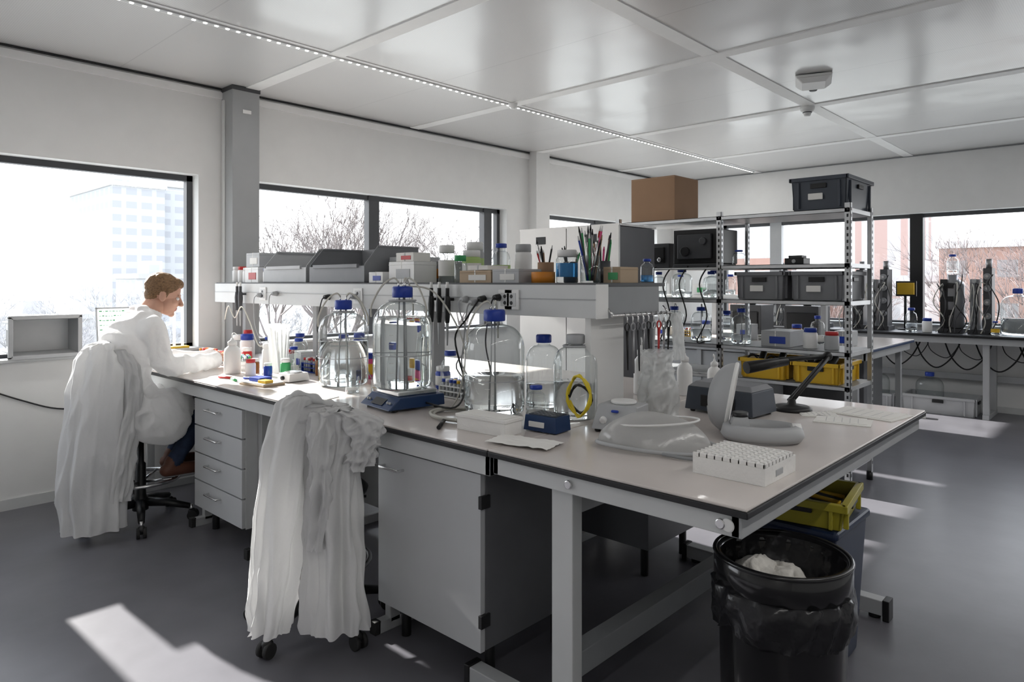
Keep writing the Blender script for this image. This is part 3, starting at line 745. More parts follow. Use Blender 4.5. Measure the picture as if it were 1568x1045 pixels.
# ------------------------------------------------------------------ things on overhead shelf
T = SZ-.004
jar(2.42, 5.13, T, .035, .12, WHITE, WHITE); jar(2.42, 5.04, T, .035, .12, WHITE, RED); jar(2.42, 4.96, T, .035, .11, WHITE, WHITE)
jar(2.55, 5.10, T, .04, .14, WHITE, LGREEN)
carton(2.36, 4.68, T, 2.6, 4.88, T+.11, WHITE, RED); carton(2.38, 4.7, T+.113, 2.6, 4.90, T+.215, LGREY, PAPER)
jar(2.62, 4.98, T, .045, .18, LGREY, WHITE, label=PAPER); jar(2.40, 4.62, T, .03, .1, WHITE, BLUE)
def tilt_bin(x0, y0, w, d, h, m):
    mb = MB(); t = .006; z = T
    mb.box((x0, y0, z), (x0+d, y0+w, z+t), m); mb.box((x0+d-t, y0, z), (x0+d, y0+w, z+h), m)
    for y in (y0, y0+w-t):
        b = mb.av([(x0, y, z), (x0+d, y, z), (x0+d, y, z+h), (x0+.10, y, z+h), (x0+.005, y, z+h*.5),
                   (x0, y+t, z), (x0+d, y+t, z), (x0+d, y+t, z+h), (x0+.10, y+t, z+h), (x0+.005, y+t, z+h*.5)])
        mb.af((b+4, b+3, b+2, b+1, b), m); mb.af((b+5, b+6, b+7, b+8, b+9), m)
        for i in range(5):
            j = (i+1) % 5; mb.af((b+i, b+j, b+5+j, b+5+i), m)
        mb.box((x0+.1, y-.006, z+h-.012), (x0+d, y+t+.006, z+h), m)
    mb.box((x0, y0, z), (x0+t, y0+w, z+h*.45), m); mb.box((x0-.012, y0+w*.1, z+h*.4), (x0+t, y0+w*.9, z+h*.5), m)
    return mb.build('parts_bin', .002)
tilt_bin(2.33, 3.98, .56, .4, .22, LGREY)
tilt_bin(2.33, 3.34, .60, .4, .22, GREY)
carton(2.48, 3.10, T, 2.7, 3.30, T+.15, LGREY, PAPER); carton(2.34, 2.90, T, 2.50, 3.12, T+.115, WHITE, LGREY); carton(2.52, 2.88, T, 2.70, 3.06, T+.12, MGREY, ORANGE)
carton(2.32, 3.15, T, 2.46, 3.28, T+.06, WHITE, BLUE); carton(2.36, 2.93, T+.117, 2.48, 3.08, T+.165, PAPER, RED)
jar(2.45, 2.76, T, .045, .2, GLASS, WHITE, label=PAPER); jar(2.5, 2.62, T, .05, .17, LGREEN, WHITE, label=PAPER); jar(2.6, 2.7, T, .05, .22, LGREY, WHITE, label=LGREEN); jar(2.40, 2.60, T, .033, .14, GLASS, GREEN)
bottle(2.66, 2.56, T, .1, .21, .5, label=LGREEN); jar(2.66, 2.40, T, .045, .2, WHITE, LGREY)
carton(2.34, 2.32, T, 2.52, 2.54, T+.06, CARDL, PAPER); carton(2.34, 2.14, T, 2.5, 2.31, T+.065, LGREY, PAPER); carton(2.36, 2.36, T+.063, 2.5, 2.5, T+.085, PAPER)
pen_cup(2.58, 2.18, T, .04, .1, CARD, 8, .17)
mb = MB(); mb.lathe((2.42, 2.06, T), [(0, 0), (.055, 0), (.055, .05), (.03, .05), (.03, .006), (0, .006)], ORANGE, 28); mb.build('tape_roll')
pen_cup(2.6, 2.04, T, .035, .1, DGREY, 6, .15)
jar(2.47, 1.96, T, .05, .15, GLASS, WHITE, label=BLUEL)
pen_cup(2.47, 1.83, T, .045, .12, GLASS, 18, .21); pen_cup(2.6, 1.86, T, .04, .1, DGREY, 9, .18)
carton(2.5, 1.69, T, 2.64, 1.78, T+.07, CARDL, GREEN); bottle(2.73, 1.70, T, .06, .11, .5, liquid=BLUEL)

# ------------------------------------------------------------------ stools and draped coats
def stool(cx, cy, facing, seat, a0, back=.33, bw=.18, bh=.13, name='lab_stool'):
    mb = MB(); mb.M = rot(cx, cy, 0, facing)
    for i in range(5):
        a = a0+i*2*math.pi/5; c, s_ = math.cos(a), math.sin(a)
        mb.tube([(0, 0, .13), (c*.15, s_*.15, .115), (c*.28, s_*.28, .085)], [.03, .024, .017], BLACK, 10)
        mb.cyl((c*.29, s_*.29, .05), (c*.29, s_*.29, .095), .010, CHROME, n=10)
        for o in (-.017, .017):
            p = Vector((c*.30-s_*o, s_*.30+c*o, .03)); q = Vector((-s_, c, 0))*.009
            mb.cyl(p-q, p+q, .03, RUBBER, n=20)
        mb.ell((c*.295, s_*.295, .045), (.026, .026, .026), BLACK, 12, 8)
    mb.lathe((0, 0, 0), [(0, .08), (.045, .08), (.045, .15), (.032, .17), (.03, .36), (.02, .37), (.018, seat-.06), (0, seat-.06)], BLACK, 20)
    mb.tube([(.215*math.cos(a), .215*math.sin(a), .27) for a in [2*math.pi*i/36 for i in range(36)]], .011, CHROME, 10, True)
    for i in range(4):
        a = i*math.pi/2+.4; mb.tube([(.03*math.cos(a), .03*math.sin(a), .25), (.215*math.cos(a), .215*math.sin(a), .27)], .008, CHROME, 8)
    mb.cbox((0, 0, seat-.065), (.2, .16, .03), BLACK); mb.tube([(.0, -.06, seat-.065), (.02, -.2, seat-.07)], .006, BLACK, 8)
    mb.lathe((0, 0, seat-.05), [(0, 0), (.17, 0), (.205, .015), (.21, .03), (.19, .048), (0, .052)], BLACK, 36)
    mb.tube(smoothpts([(-.05, 0, seat-.065), (-.2, 0, seat-.07), (-.26, 0, seat), (-.25, 0, seat+back)]), .014, BLACK, 10)
    mb.ell((-.235, 0, seat+back), (.022, bw, bh), BLACK, 28, 16)
    return mb.build(name)
stool(1.53, 4.53, 22, .64, .25, .34, .10, .10)
stool(1.60, 2.63, 54, .60, 1.25, .28, .12, .10)

mb = MB()
A1 = math.atan2(-.4, .92)
cloth(mb, [(1.30, 4.44, 1.12, .05, .04), (1.295, 4.435, 1.085, .10, .065), (1.28, 4.42, .96, .14, .10), (1.26, 4.41, .62, .15, .11), (1.235, 4.40, .32, .17, .11), (1.235, 4.38, .07, .155, .095)], COAT, A1, 160, 100, 7, .042, 1, .014)
cloth(mb, [(1.36, 4.37, 1.08, .05, .035), (1.40, 4.34, .95, .055, .045), (1.40, 4.33, .75, .06, .045), (1.36, 4.33, .45, .065, .05), (1.33, 4.32, .22, .055, .04)], COAT, A1, 110, 80, 5, .026, 3, .016)
mb.build('draped_lab_coat')
mb = MB(); A2 = math.atan2(-.73, .68)
cloth(mb, [(1.42, 2.47, 1.025, .03, .03), (1.41, 2.48, .99, .07, .065), (1.385, 2.49, .82, .085, .09), (1.355, 2.505, .5, .085, .085), (1.335, 2.525, .25, .08, .075), (1.325, 2.535, .11, .07, .065)], COAT, A2, 160, 110, 4, .042, 2, .014)
cloth(mb, [(1.515, 2.37, .985, .035, .04), (1.52, 2.355, .95, .08, .07), (1.52, 2.35, .86, .085, .08), (1.50, 2.35, .72, .085, .075), (1.50, 2.345, .4, .10, .08), (1.505, 2.335, .12, .118, .085)], COAT, A2, 160, 110, 4, .042, 6, .016)
cloth(mb, [(1.455, 2.43, .985, .07, .045), (1.45, 2.43, .93, .12, .06), (1.45, 2.43, .78, .09, .05), (1.45, 2.43, .5, .05, .03)], COAT, A2, 96, 50, 5, .014, 12, .010)
cloth(mb, [(1.50, 2.31, .975, .035, .035), (1.56, 2.26, .93, .062, .05), (1.575, 2.25, .87, .055, .05), (1.565, 2.26, .81, .042, .042), (1.55, 2.27, .75, .05, .04)], COAT, A2, 120, 70, 4, .024, 9, .026)
cloth(mb, [(1.455, 2.37, .97, .03, .03), (1.445, 2.345, .9, .045, .05), (1.44, 2.335, .75, .04, .05), (1.435, 2.34, .6, .045, .045), (1.43, 2.35, .45, .038, .04)], COAT, A2, 120, 70, 4, .022, 5, .018)
mb.tube(smoothpts([(1.36, 2.50, .985), (1.385, 2.475, 1.02), (1.43, 2.44, 1.025), (1.47, 2.40, 1.0), (1.50, 2.36, .985), (1.54, 2.31, .965)]), [.014+.006*math.sin(i*.9) for i in range(31)], COAT, 12)
mb.build('draped_lab_coat')

# ------------------------------------------------------------------ man
def caps(p0, p1, r0, r1, m, sq=None): return ('c', Vector(p0), Vector(p1), r0, r1, m)
def els(c, r, m, R=None): return ('e', Vector(c), Vector(r), R or Matrix(), 0, m)
def figure(name, parts, voxel, sm, parent, disp=None, X=Matrix()):
    mb = MB()
    for p in parts:
        if p[0] == 'c':
            _, a, b, r0, r1, m = p; d = b-a; L = d.length
            q = d.to_track_quat('Z', 'Y').to_matrix().to_4x4() if L > 1e-6 else Matrix()
            mb.M = Matrix.Translation(a) @ q
            pr = []
            for k in range(7): t = math.pi/2*k/6; pr.append((max(r0*math.sin(t), 1e-5), -r0*math.cos(t)))
            for k in range(7): t = math.pi/2*k/6; pr.append((max(r1*math.cos(t), 1e-5), L+r1*math.sin(t)))
            mb.lathe((0, 0, 0), pr, m, 20)
        else:
            _, c, r, R, _, m = p; mb.M = Matrix.Translation(c) @ R
            mb.ell((0, 0, 0), r, m, 28, 18)
    tmp = mb.build('tmp')
    rm = tmp.modifiers.new('r', 'REMESH'); rm.mode = 'VOXEL'; rm.voxel_size = voxel; rm.use_smooth_shade = True
    s = tmp.modifiers.new('s', 'SMOOTH'); s.iterations = sm; s.factor = .5
    dg = bpy.context.evaluated_depsgraph_get()
    me = bpy.data.meshes.new_from_object(tmp.evaluated_get(dg)); me.name = name
    bpy.data.objects.remove(tmp)
    mats = []
    for p in parts:
        if p[5] not in mats: mats.append(p[5])
    me.materials.clear()
    for m in mats: me.materials.append(m)
    inv = [(p[3].inverted() if p[0] == 'e' else None) for p in parts]
    def near(q):
        best = 1e9; bm = None
        for p, iv in zip(parts, inv):
            if p[0] == 'c':
                a, b = p[1], p[2]; d = b-a; t = max(0, min(1, (q-a).dot(d)/max(d.length_squared, 1e-9)))
                s_ = (q-(a+d*t)).length-(p[3]+(p[4]-p[3])*t)
            else:
                l = iv @ (q-p[1]); k = Vector((l.x/p[2].x, l.y/p[2].y, l.z/p[2].z)).length
                s_ = (k-1)*min(p[2])
            if s_ < best: best = s_; bm = p[5]
        return bm
    mi = [mats.index(near(pl.center)) for pl in me.polygons]
    me.polygons.foreach_set('material_index', mi)
    me.polygons.foreach_set('use_smooth', [True]*len(mi))
    if disp:
        vm = {}
        for pl, k in zip(me.polygons, mi):
            for v in pl.vertices: vm[v] = mats[k]
        nr = [v.normal.copy() for v in me.vertices]
        for v in me.vertices:
            v.co += nr[v.index]*disp(v.co, vm.get(v.index))
    me.transform(X)
    me.update()
    o = bpy.data.objects.new(name, me); COL.objects.link(o); o.parent = parent
    return o

man = bpy.data.objects.new('man_in_lab_coat', None); COL.objects.link(man)
Y0 = 4.50
body = [
 els((1.46, Y0, .76), (.165, .21, .14), COAT), els((1.43, Y0, .92), (.14, .19, .17), COAT),
 els((1.455, Y0, 1.07), (.15, .205, .18), COAT), els((1.495, Y0, 1.18), (.12, .195, .095), COAT),
 caps((1.51, Y0-.10, 1.235), (1.51, Y0+.10, 1.235), .065, .065, COAT),
 caps((1.515, Y0-.18, 1.19), (1.60, Y0-.19, .965), .078, .064, COAT), caps((1.60, Y0-.19, .965), (1.93, Y0-.02, .957), .063, .047, COAT),
 caps((1.515, Y0+.18, 1.19), (1.66, Y0+.25, .965), .078, .064, COAT), caps((1.66, Y0+.25, .965), (1.96, Y0+.12, .97), .063, .047, COAT),
 caps((1.93, Y0-.02, .957), (1.965, Y0, .957), .047, .048, COAT), caps((1.96, Y0+.12, .97), (1.99, Y0+.11, .97), .047, .048, COAT),
 caps((1.48, Y0-.12, .72), (1.70, Y0-.12, .72), .105, .095, COAT), caps((1.48, Y0+.12, .72), (1.70, Y0+.12, .72), .105, .095, COAT),
 els((1.57, Y0-.20, .64), (.17, .030, .14), COAT), els((1.55, Y0+.20, .66), (.15, .028, .12), COAT), els((1.34, Y0, .66), (.035, .17, .14), COAT),
 caps((1.51, Y0-.062, 1.295), (1.605, Y0-.05, 1.262), .028, .020, COAT), caps((1.51, Y0+.062, 1.295), (1.605, Y0+.05, 1.262), .028, .020, COAT), caps((1.515, Y0-.062, 1.30), (1.515, Y0+.062, 1.30), .027, .027, COAT),
 caps((1.55, Y0, 1.23), (1.61, Y0, 1.33), .058, .056, SKIN),
 caps((1.55, Y0-.10, .715), (1.90, Y0-.11, .69), .085, .064, JEANS), caps((1.90, Y0-.11, .69), (1.67, Y0-.11, .37), .062, .044, JEANS),
 caps((1.55, Y0+.10, .715), (1.92, Y0+.12, .69), .085, .064, JEANS), caps((1.92, Y0+.12, .69), (1.75, Y0+.11, .37), .062, .044, JEANS),
 caps((1.63, Y0-.11, .325), (1.80, Y0-.12, .318), .040, .036, SHOE), caps((1.66, Y0-.11, .37), (1.65, Y0-.11, .335), .042, .04, SHOE), caps((1.80, Y0-.12, .312), (1.85, Y0-.125, .308), .034, .026, SHOE),
 caps((1.71, Y0+.11, .325), (1.88, Y0+.12, .318), .040, .036, SHOE), caps((1.74, Y0+.11, .37), (1.73, Y0+.11, .335), .042, .04, SHOE),
]
def bd(co, m):
    if m is COAT:
        a = noise.noise(Vector((co.x*7+co.z*4, co.y*5, co.z*7-co.x*4))); b = noise.noise(Vector((co.x*16+co.z*9, co.y*12, co.z*9-co.x*8)))
        return .015*(1-abs(a)*2.4)+.006*(1-2*abs(b))-.008
    if m is JEANS: return .005*noise.noise(co*26)
    return 0
figure('body', body, .008, 4, man, bd)

hd = [
 els((-.012, 0, .035), (.097, .074, .088), SKIN), els((.032, 0, -.035), (.062, .058, .075), SKIN), els((.048, 0, -.078), (.040, .040, .034), SKIN),
 els((.073, 0, -.098), (.020, .024, .018), SKIN), caps((.088, 0, .012), (.113, 0, -.026), .008, .0125, SKIN), els((.106, 0, -.03), (.012, .017, .009), SKIN),
 els((.078, 0, .026), (.014, .048, .012), SKIN), els((.062, .034, -.022), (.024, .022, .022), SKIN), els((.062, -.034, -.022), (.024, .022, .022), SKIN),
 els((.087, 0, -.058), (.011, .022, .006), LIP), els((.085, 0, -.068), (.011, .019, .006), LIP),
 els((-.008, .077, -.008), (.020, .009, .031), SKIN, Matrix.Rotation(math.radians(-12), 4, 'Y')), els((-.008, -.077, -.008), (.020, .009, .031), SKIN, Matrix.Rotation(math.radians(-12), 4, 'Y')),
 els((.079, .030, .004), (.010, .014, .008), EYEW), els((.079, -.030, .004), (.010, .014, .008), EYEW),
 els((.086, .030, .003), (.005, .006, .006), EYED), els((.086, -.030, .003), (.005, .006, .006), EYED),
 caps((.084, .018, .024), (.078, .044, .026), .004, .003, HAIR), caps((.084, -.018, .024), (.078, -.044, .026), .004, .003, HAIR),
 caps((-.035, 0, -.05), (-.065, 0, -.14), .058, .056, SKIN),
 els((-.026, 0, .052), (.102, .084, .088), HAIR), els((-.062, 0, .002), (.050, .070, .062), HAIR), els((.035, 0, .096), (.052, .060, .030), HAIR), els((.066, .01, .088), (.024, .042, .020), HAIR),
 caps((.012, .075, .03), (.012, .075, -.005), .009, .005, HAIR), caps((.012, -.075, .03), (.012, -.075, -.005), .009, .005, HAIR),
]
def hdisp(co, m):
    if m is HAIR: return .0030*noise.noise(Vector((co.x*40, co.y*90, co.z*60)))
    return 0
HX = Matrix.Translation((1.655, Y0, 1.385)) @ Matrix.Rotation(math.radians(-18), 4, 'Z') @ Matrix.Rotation(math.radians(18), 4, 'Y')
figure('head', hd, .0038, 2, man, hdisp, HX)

def hand(name, X, side):
    s = side
    P = [els((.045, 0, 0), (.048, .038, .016), SKIN), caps((-.03, 0, 0), (.02, 0, 0), .024, .026, SKIN)]
    for k, (yy, L) in enumerate(((.030, .070), (.010, .080), (-.011, .074), (-.030, .058))):
        yy *= s; a = [.35+.06*k, .95+.05*k, 1.35]; p = Vector((.082-abs(yy)*.25, yy, 0)); segs = (.42, .32, .26); r = .0095
        for j in range(3):
            q = p+Vector((math.cos(a[j])*L*segs[j], yy*.04, -math.sin(a[j])*L*segs[j]))
            P.append(caps(p, q, r, r-.0009, SKIN)); p = q; r -= .0009
    p = Vector((.012, .030*s, -.006)); q = Vector((.045, .052*s, -.018)); w = Vector((.075, .045*s, -.034))
    P += [caps(p, q, .0135, .0105, SKIN), caps(q, w, .0105, .0085, SKIN)]
    figure(name, P, .0028, 2, man, None, X)
hand('right_hand', Matrix.Translation((1.99, Y0+.01, .965)) @ Matrix.Rotation(math.radians(22), 4, 'Z') @ Matrix.Rotation(math.radians(6), 4, 'Y'), 1)
hand('left_hand', Matrix.Translation((2.01, Y0+.105, .985)) @ Matrix.Rotation(math.radians(-20), 4, 'Z') @ Matrix.Rotation(math.radians(8), 4, 'Y'), -1)
mb = MB(); mb.cyl((2.085, Y0+.05, .955), (2.10, Y0+.055, 1.03), .006, WHITE, n=12); mb.cyl((2.10, Y0+.055, 1.03), (2.103, Y0+.056, 1.045), .008, RED, n=12)
mb.build('held_tube', parent=man)

# ------------------------------------------------------------------ sill items left window
crate(0, 0, 0, .40, .27, .2, LGREY, M=Matrix.Translation((1.22, 5.50, .97+.142)) @ Matrix.Rotation(math.radians(90), 4, 'X'))
mb = MB(); mb.M = Matrix.Translation((1.70, 5.42, .97)) @ Matrix.Rotation(math.radians(-8), 4, 'X')
mb.box((-.15, -.004, 0), (.15, .004, .32), PPLAST); mb.box((-.15, -.008, 0), (.15, .008, .012), LGREY)
for sx in (-.15, .142): mb.box((sx, -.008, 0), (sx+.008, .008, .32), LGREY)
mb.box((-.15, -.008, .312), (.15, .008, .32), LGREY)
rr = random.Random(2)
for k in range(7):
    x = -.13; z = .29-k*.033
    while x < .09-.02*(k % 3):
        w = rr.uniform(.008, .02); mb.box((x, -.006, z), (x+w, -.0045, z+rr.uniform(.003, .008)), GREEN); x += w+.006
mb.build('notice_board')
cable('wall_cable', [(.9, 5.385, .80), (1.1, 5.385, .70), (1.3, 5.385, .62), (1.5, 5.385, .61), (1.9, 5.385, .64), (2.38, 5.385, .70)], .005, BLACK)
mb = MB()
for x in (2.06, 2.12): mb.cyl((x, 5.40, .97), (x, 5.40, 1.32), .010, PPLAST, n=12)
mb.box((2.02, 5.37, .97), (2.16, 5.44, .985), YELLOW); mb.build('measuring_cylinders')

# ------------------------------------------------------------------ tall cabinet behind bench
mb = MB()
mb.box((4.22, 2.86, .08), (4.70, 3.82, 1.88), CABD)
mb.box((4.20, 2.855, .08), (4.22, 3.335, 1.885), WHITE); mb.box((4.20, 3.345, .08), (4.22, 3.825, 1.885), WHITE)
mb.box((4.20, 2.85, 1.885), (4.71, 3.83, 1.90), WHITE)
for y in (3.29, 3.39): mb.tube([(4.2, y, 1.45), (4.17, y, 1.45), (4.17, y, 1.30), (4.2, y, 1.30)], .007, CHROME, 8)
for y in (3.05, 3.55): mb.box((4.197, y, 1.77), (4.2, y+.1, 1.83), BLACK)
for x in (4.26, 4.66):
    for y in (2.92, 3.76): mb.cyl((x, y, 0), (x, y, .08), .02, BLACK)
mb.build('storage_cabinet', .003)

# ------------------------------------------------------------------ shelving rack
RX0, RX1 = 5.06, 5.58; RY = (1.55, 2.50, 3.45)
levels = (.18, .74, .98, 1.335, 1.60, 1.985)
mb = MB()
for y in RY:
    for x, sx in ((RX0, 1), (RX1, -1)):
        mb.box((min(x, x+sx*.035), y-.02, .06), (max(x, x+sx*.035), y-.016, 2.02), ZINC)
        mb.box((x, y-.02, .06), (x+sx*.003, y+.02, 2.02), ZINC)
        mb.cyl((x+sx*.015, y, 0), (x+sx*.015, y, .06), .022, BLACK, n=14)
        z = .12
        while z < 2.0:
            mb.box((x-.0012, y-.006, z), (x+.0042 if sx > 0 else x+.001, y+.006, z+.022), BLACK)
            mb.box((x+sx*.012, y-.0212, z), (x+sx*.024, y-.015, z+.022), BLACK); z += .045
for i in range(2):
    for z in levels:
        if i == 1 and z in (1.60,): continue
        mb.box((RX0, RY[i], z-.03), (RX1, RY[i+1]-.02, z-.027), ZINC); mb.box((RX0, RY[i]-.01, z-.03), (RX0+.004, RY[i+1]-.01, z), ZINC)
        mb.box((RX1-.004, RY[i]-.01, z-.03), (RX1, RY[i+1]-.01, z), ZINC); mb.box((RX0, RY[i]-.01, z-.004), (RX1, RY[i+1]-.012, z), MGREY)
        mb.box((RX0, RY[i]-.014, z-.03), (RX1, RY[i]-.010, z), ZINC)
mb.build('shelving_rack')
mb = MB(); mb.box((5.08, 2.90, 1.987), (5.48, 3.32, 2.355), CARD); mb.box((5.08, 3.105, 2.3555), (5.48, 3.115, 2.3565), CARDL)
mb.box((5.0785, 2.90, 2.345), (5.4815, 3.32, 2.3465), CARDL); mb.build('cardboard_box', .003)
crate(5.36, 1.75, 1.987, .58, .40, .235, SLATE, label=True)
crate(5.34, 2.19, 1.337, .5, .38, .21, GREY, label=True); crate(5.34, 1.77, 1.337, .5, .38, .21, GREY, label=True)
crate(5.3, 2.16, .742, .46, .36, .15, YELLOW); crate(5.3, 1.77, .742, .46, .34, .15, YELLOW)
for y in (2.07, 2.22, 1.7, 1.85):
    mb = MB(); mb.M = rot(5.22, y, .76, random.uniform(-30, 30)); mb.cbox((0, 0, .05), (.16, .08, .09), BLACK); mb.cyl((-.05, 0, .09), (.05, .0, .16), .025, DGREY)
    mb.tube(smoothpts([(-.05, 0, .1), (-.12, .04, .16), (-.1, .1, .1), (0, .08, .14), (.06, 0, .12)]), .008, BLACK, 6); mb.build('pump_head', .006)
mb = MB(); mb.box((5.2, 1.9, 1.602), (5.34, 2.04, 1.65), BLACK); mb.box((5.22, 1.92, 1.65), (5.32, 2.02, 1.67), DGREY); mb.cyl((5.2, 1.97, 1.625), (5.19, 1.97, 1.625), .015, LGREY); mb.build('power_adapter', .004)
bottle(5.2, 2.9, 1.337, .17, .24, .3, hoses=0); bottle(5.25, 2.66, 1.337, .14, .22, .5); bottle(5.42, 2.72, 1.337, .15, .23, 0); bottle(5.2, 3.12, 1.337, .13, .22, .4); bottle(5.2, 2.40, 1.602, .1, .12, 0)
bottle(5.25, 2.75, .982, .17, .28, .5, hoses=1); bottle(5.25, 3.0, .982, .17, .28, .0, hoses=1); bottle(5.4, 2.6, .982, .12, .25, .4); bottle(5.2, 2.38, .982, .15, .28, .4, hoses=1)
mb = MB(); mb.box((5.15, 2.55, 1.62), (5.5, 2.95, 1.9), BLACK); mb.box((5.12, 2.6, 1.66), (5.15, 2.9, 1.86), DGREY); mb.cyl((5.12, 2.66, 1.80), (5.09, 2.66, 1.80), .03, DGREY); mb.cyl((5.12, 2.82, 1.72), (5.09, 2.82, 1.72), .04, BLACK)
mb.box((5.13, 2.56, 1.585), (5.5, 2.94, 1.62), DGREY); mb.box((RX0+.01, 2.5, 1.57), (RX1-.01, 3.42, 1.585), ZINC)
mb.build('pump_controller', .006)
mb = MB(); mb.box((5.2, 3.02, 1.587), (5.5, 3.36, 1.80), DGREY); mb.box((5.18, 3.06, 1.63), (5.2, 3.32, 1.77), BLACK); mb.cyl((5.18, 3.1, 1.66), (5.165, 3.1, 1.66), .02, CHROME); mb.build('power_supply_unit', .006)
carton(5.15, 1.98, .982, 5.45, 2.2, 1.10, LGREY, BLUE); jar(5.2, 1.85, .982, .05, .15, WHITE, BLUE); jar(5.2, 1.70, .982, .05, .13, LGREY, RED)
crate(5.33, 2.18, .182, .46, .36, .22, LGREY); crate(5.33, 1.76, .182, .46, .34, .22, NAVY)
for y in (2.62, 2.8, 2.95, 3.1):
    cable('rack_cable', [(5.12, y, 1.60), (5.03, y+.03, 1.45), (5.02, y-.04, 1.2), (5.03, y+.05, 1.0), (5.1, y+.02, .99)], .006, BLACK)

# ------------------------------------------------------------------ second island bench
mb = MB(); mb.box((6.25, 1.75, .892), (7.75, 4.9, .90), TOP); mb.box((6.248, 1.748, .87), (7.752, 4.902, .892), NAVY)
for x in (6.3, 7.66):
    for y in (1.85, 3.3, 4.8): mb.box((x, y, 0), (x+.05, y+.05, .87), STEEL)
mb.box((6.3, 1.87, .05), (7.7, 1.89, .12), STEEL)
mb.box((6.28, 1.78, .80), (7.72, 1.80, .87), STEEL); mb.box((6.28, 1.78, .80), (6.30, 4.88, .87), STEEL)
mb.box((6.9, 2.3, 1.30), (7.2, 4.9, 1.33), LSTEEL)
for y in (2.35, 3.5, 4.8): mb.box((7.02, y, .9), (7.08, y+.05, 1.30), STEEL)
mb.box((6.32, 2.7, .15), (6.85, 4.7, .79), STEEL); mb.box((7.0, 2.0, .0), (7.6, 4.7, .79), CABD)
mb.build('island_bench', .003)
random.seed(21)
for i in range(12):
    y = 2.0+i*.23; x = random.uniform(6.4, 6.6)
    k = i % 4
    if k == 0: carton(x, y-.06, .902, x+.18, y+.08, .9+random.uniform(.08, .16), random.choice([WHITE, CARDL, LGREY]), BLUE)
    elif k == 1: bottle(x+.05, y+.02, .902, .13, .26, .5)
    elif k == 2: jar(x, y, .902, .05, .17, random.choice([WHITE, AMBER]), random.choice([BLUE, RED]))
    else: tube_rack(x, y, .902, random.choice([WHITE, BLUE, YELLOW]), [RED, BLUE, WHITE])
for i in range(8):
    y = 2.45+i*.3; bottle(7.05, y, 1.332, .11, .22, .4) if i % 2 else carton(6.95, y-.1, 1.332, 7.15, y+.1, 1.33+.12, WHITE, GREEN)
for y in (2.5, 3.1):
    mb = MB(); mb.box((7.25, y, .902), (7.6, y+.35, 1.22), DGREY); mb.box((7.23, y+.03, .95), (7.25, y+.32, 1.15), BLACK); mb.cyl((7.42, y+.17, 1.22), (7.42, y+.17, 1.42), .04, BLACK); mb.build('shaker_incubator', .006)

# ------------------------------------------------------------------ wall bench (back wall)
mb = MB(); mb.box((8.72, -1.5, .885), (XB-.07, 4.9, .90), DGREY); mb.box((8.715, -1.5, .87), (XB-.07, 4.9, .885), BLACK)
mb.box((8.75, -1.48, .80), (8.78, 4.88, .87), STEEL)
for y in (-1.3, .1, 1.28, 2.9, 4.3):
    mb.box((8.8, y, .04), (8.85, y+.06, .87), STEEL); mb.box((8.78, y, 0), (XB-.08, y+.06, .05), STEEL); mb.box((9.25, y, .04), (9.3, y+.06, .87), STEEL)
mb.box((9.3, -1.3, .35), (9.33, 4.3, .42), STEEL)
mb.build('wall_bench', .003)
def bioreactor(y, x=9.05, silver=False, name='bioreactor'):
    mb = MB(); rr = random.Random(int(y*50))
    mb.box((x-.13, y-.12, .902), (x+.13, y+.12, .95), DGREY)
    if silver:
        mb.lathe((x, y, .95), [(0, 0), (.10, 0), (.115, .02), (.115, .48), (.105, .52), (.05, .55), (.05, .60), (0, .60)], DSTEEL, 28)
        for zz in (1.1, 1.25, 1.4): mb.box((x-.125, y-.03, zz), (x-.10, y+.03, zz+.06), BLACK)
        mb.box((x-.12, y+.03, .95), (x-.09, y+.1, 1.5), BLACK)
    else:
        mb.box((x-.1, y-.10, .95), (x+.1, y-.02, 1.62), DGREY); mb.box((x-.1, y+.02, .95), (x+.1, y+.10, 1.5), MGREY)
        for z in (1.1, 1.25, 1.4, 1.53):
            mb.cyl((x-.1, y-.06, z), (x-.13, y-.06, z), .034, MGREY, n=16); mb.cyl((x-.13, y-.06, z), (x-.14, y-.06, z), .014, CHROME, n=16); mb.cyl((x-.1, y+.06, z-.05), (x-.12, y+.06, z-.05), .022, LGREY, n=14)
        mb.cyl((x, y-.06, 1.62), (x, y-.06, 1.72), .03, DSTEEL)
    for k in range(7):
        a = y-.11+k*.036
        mb.tube(smoothpts([(x-.1, a, 1.55-.05*k), (x-.17, a+rr.uniform(-.06, .06), 1.45), (x-.2, a+rr.uniform(-.08, .08), 1.25), (x-.16, a+rr.uniform(-.06, .06), 1.05), (x-.15, a+.03, .91)]), .006, (BLACK, DGREY, HOSE, BLACK)[k % 4], 6)
    mb.build(name)
bioreactor(2.40); bioreactor(2.68, 9.1, False); bioreactor(1.66, silver=True); bioreactor(1.38); bioreactor(3.6); bioreactor(3.1, silver=True); bioreactor(.7)
bottle(8.95, 2.05, .902, .12, .27, .5); bottle(9.0, 1.06, .902, .3, .50, .5, name='glass_carboy'); bottle(9.05, 1.66, 1.56, .12, .22, .3)
bottle(8.88, 1.24, .902, .08, .15, .5, label=YELLOW); jar(8.9, 1.88, .902, .05, .16, WHITE, BLUE)
mb = MB(); mb.box((9.2, 2.08, 1.32), (9.23, 2.26, 1.46), YELLOW); mb.box((9.23, 2.06, 1.3), (9.25, 2.28, 1.48), BLACK); mb.cyl((9.24, 2.18, .91), (9.24, 2.18, 1.35), .015, BLACK); mb.cyl((9.22, 2.18, .902), (9.22, 2.18, .915), .08, BLACK); mb.build('monitor_on_stand', .003)
crate(9.0, 2.42, 0, .35, .42, .17, LGREY); crate(9.02, 1.76, 0, .42, .72, .20, LGREY)
bottle(9.0, 2.42, .02, .26, .42, .3); bottle(9.02, 1.88, .02, .28, .42, .2)
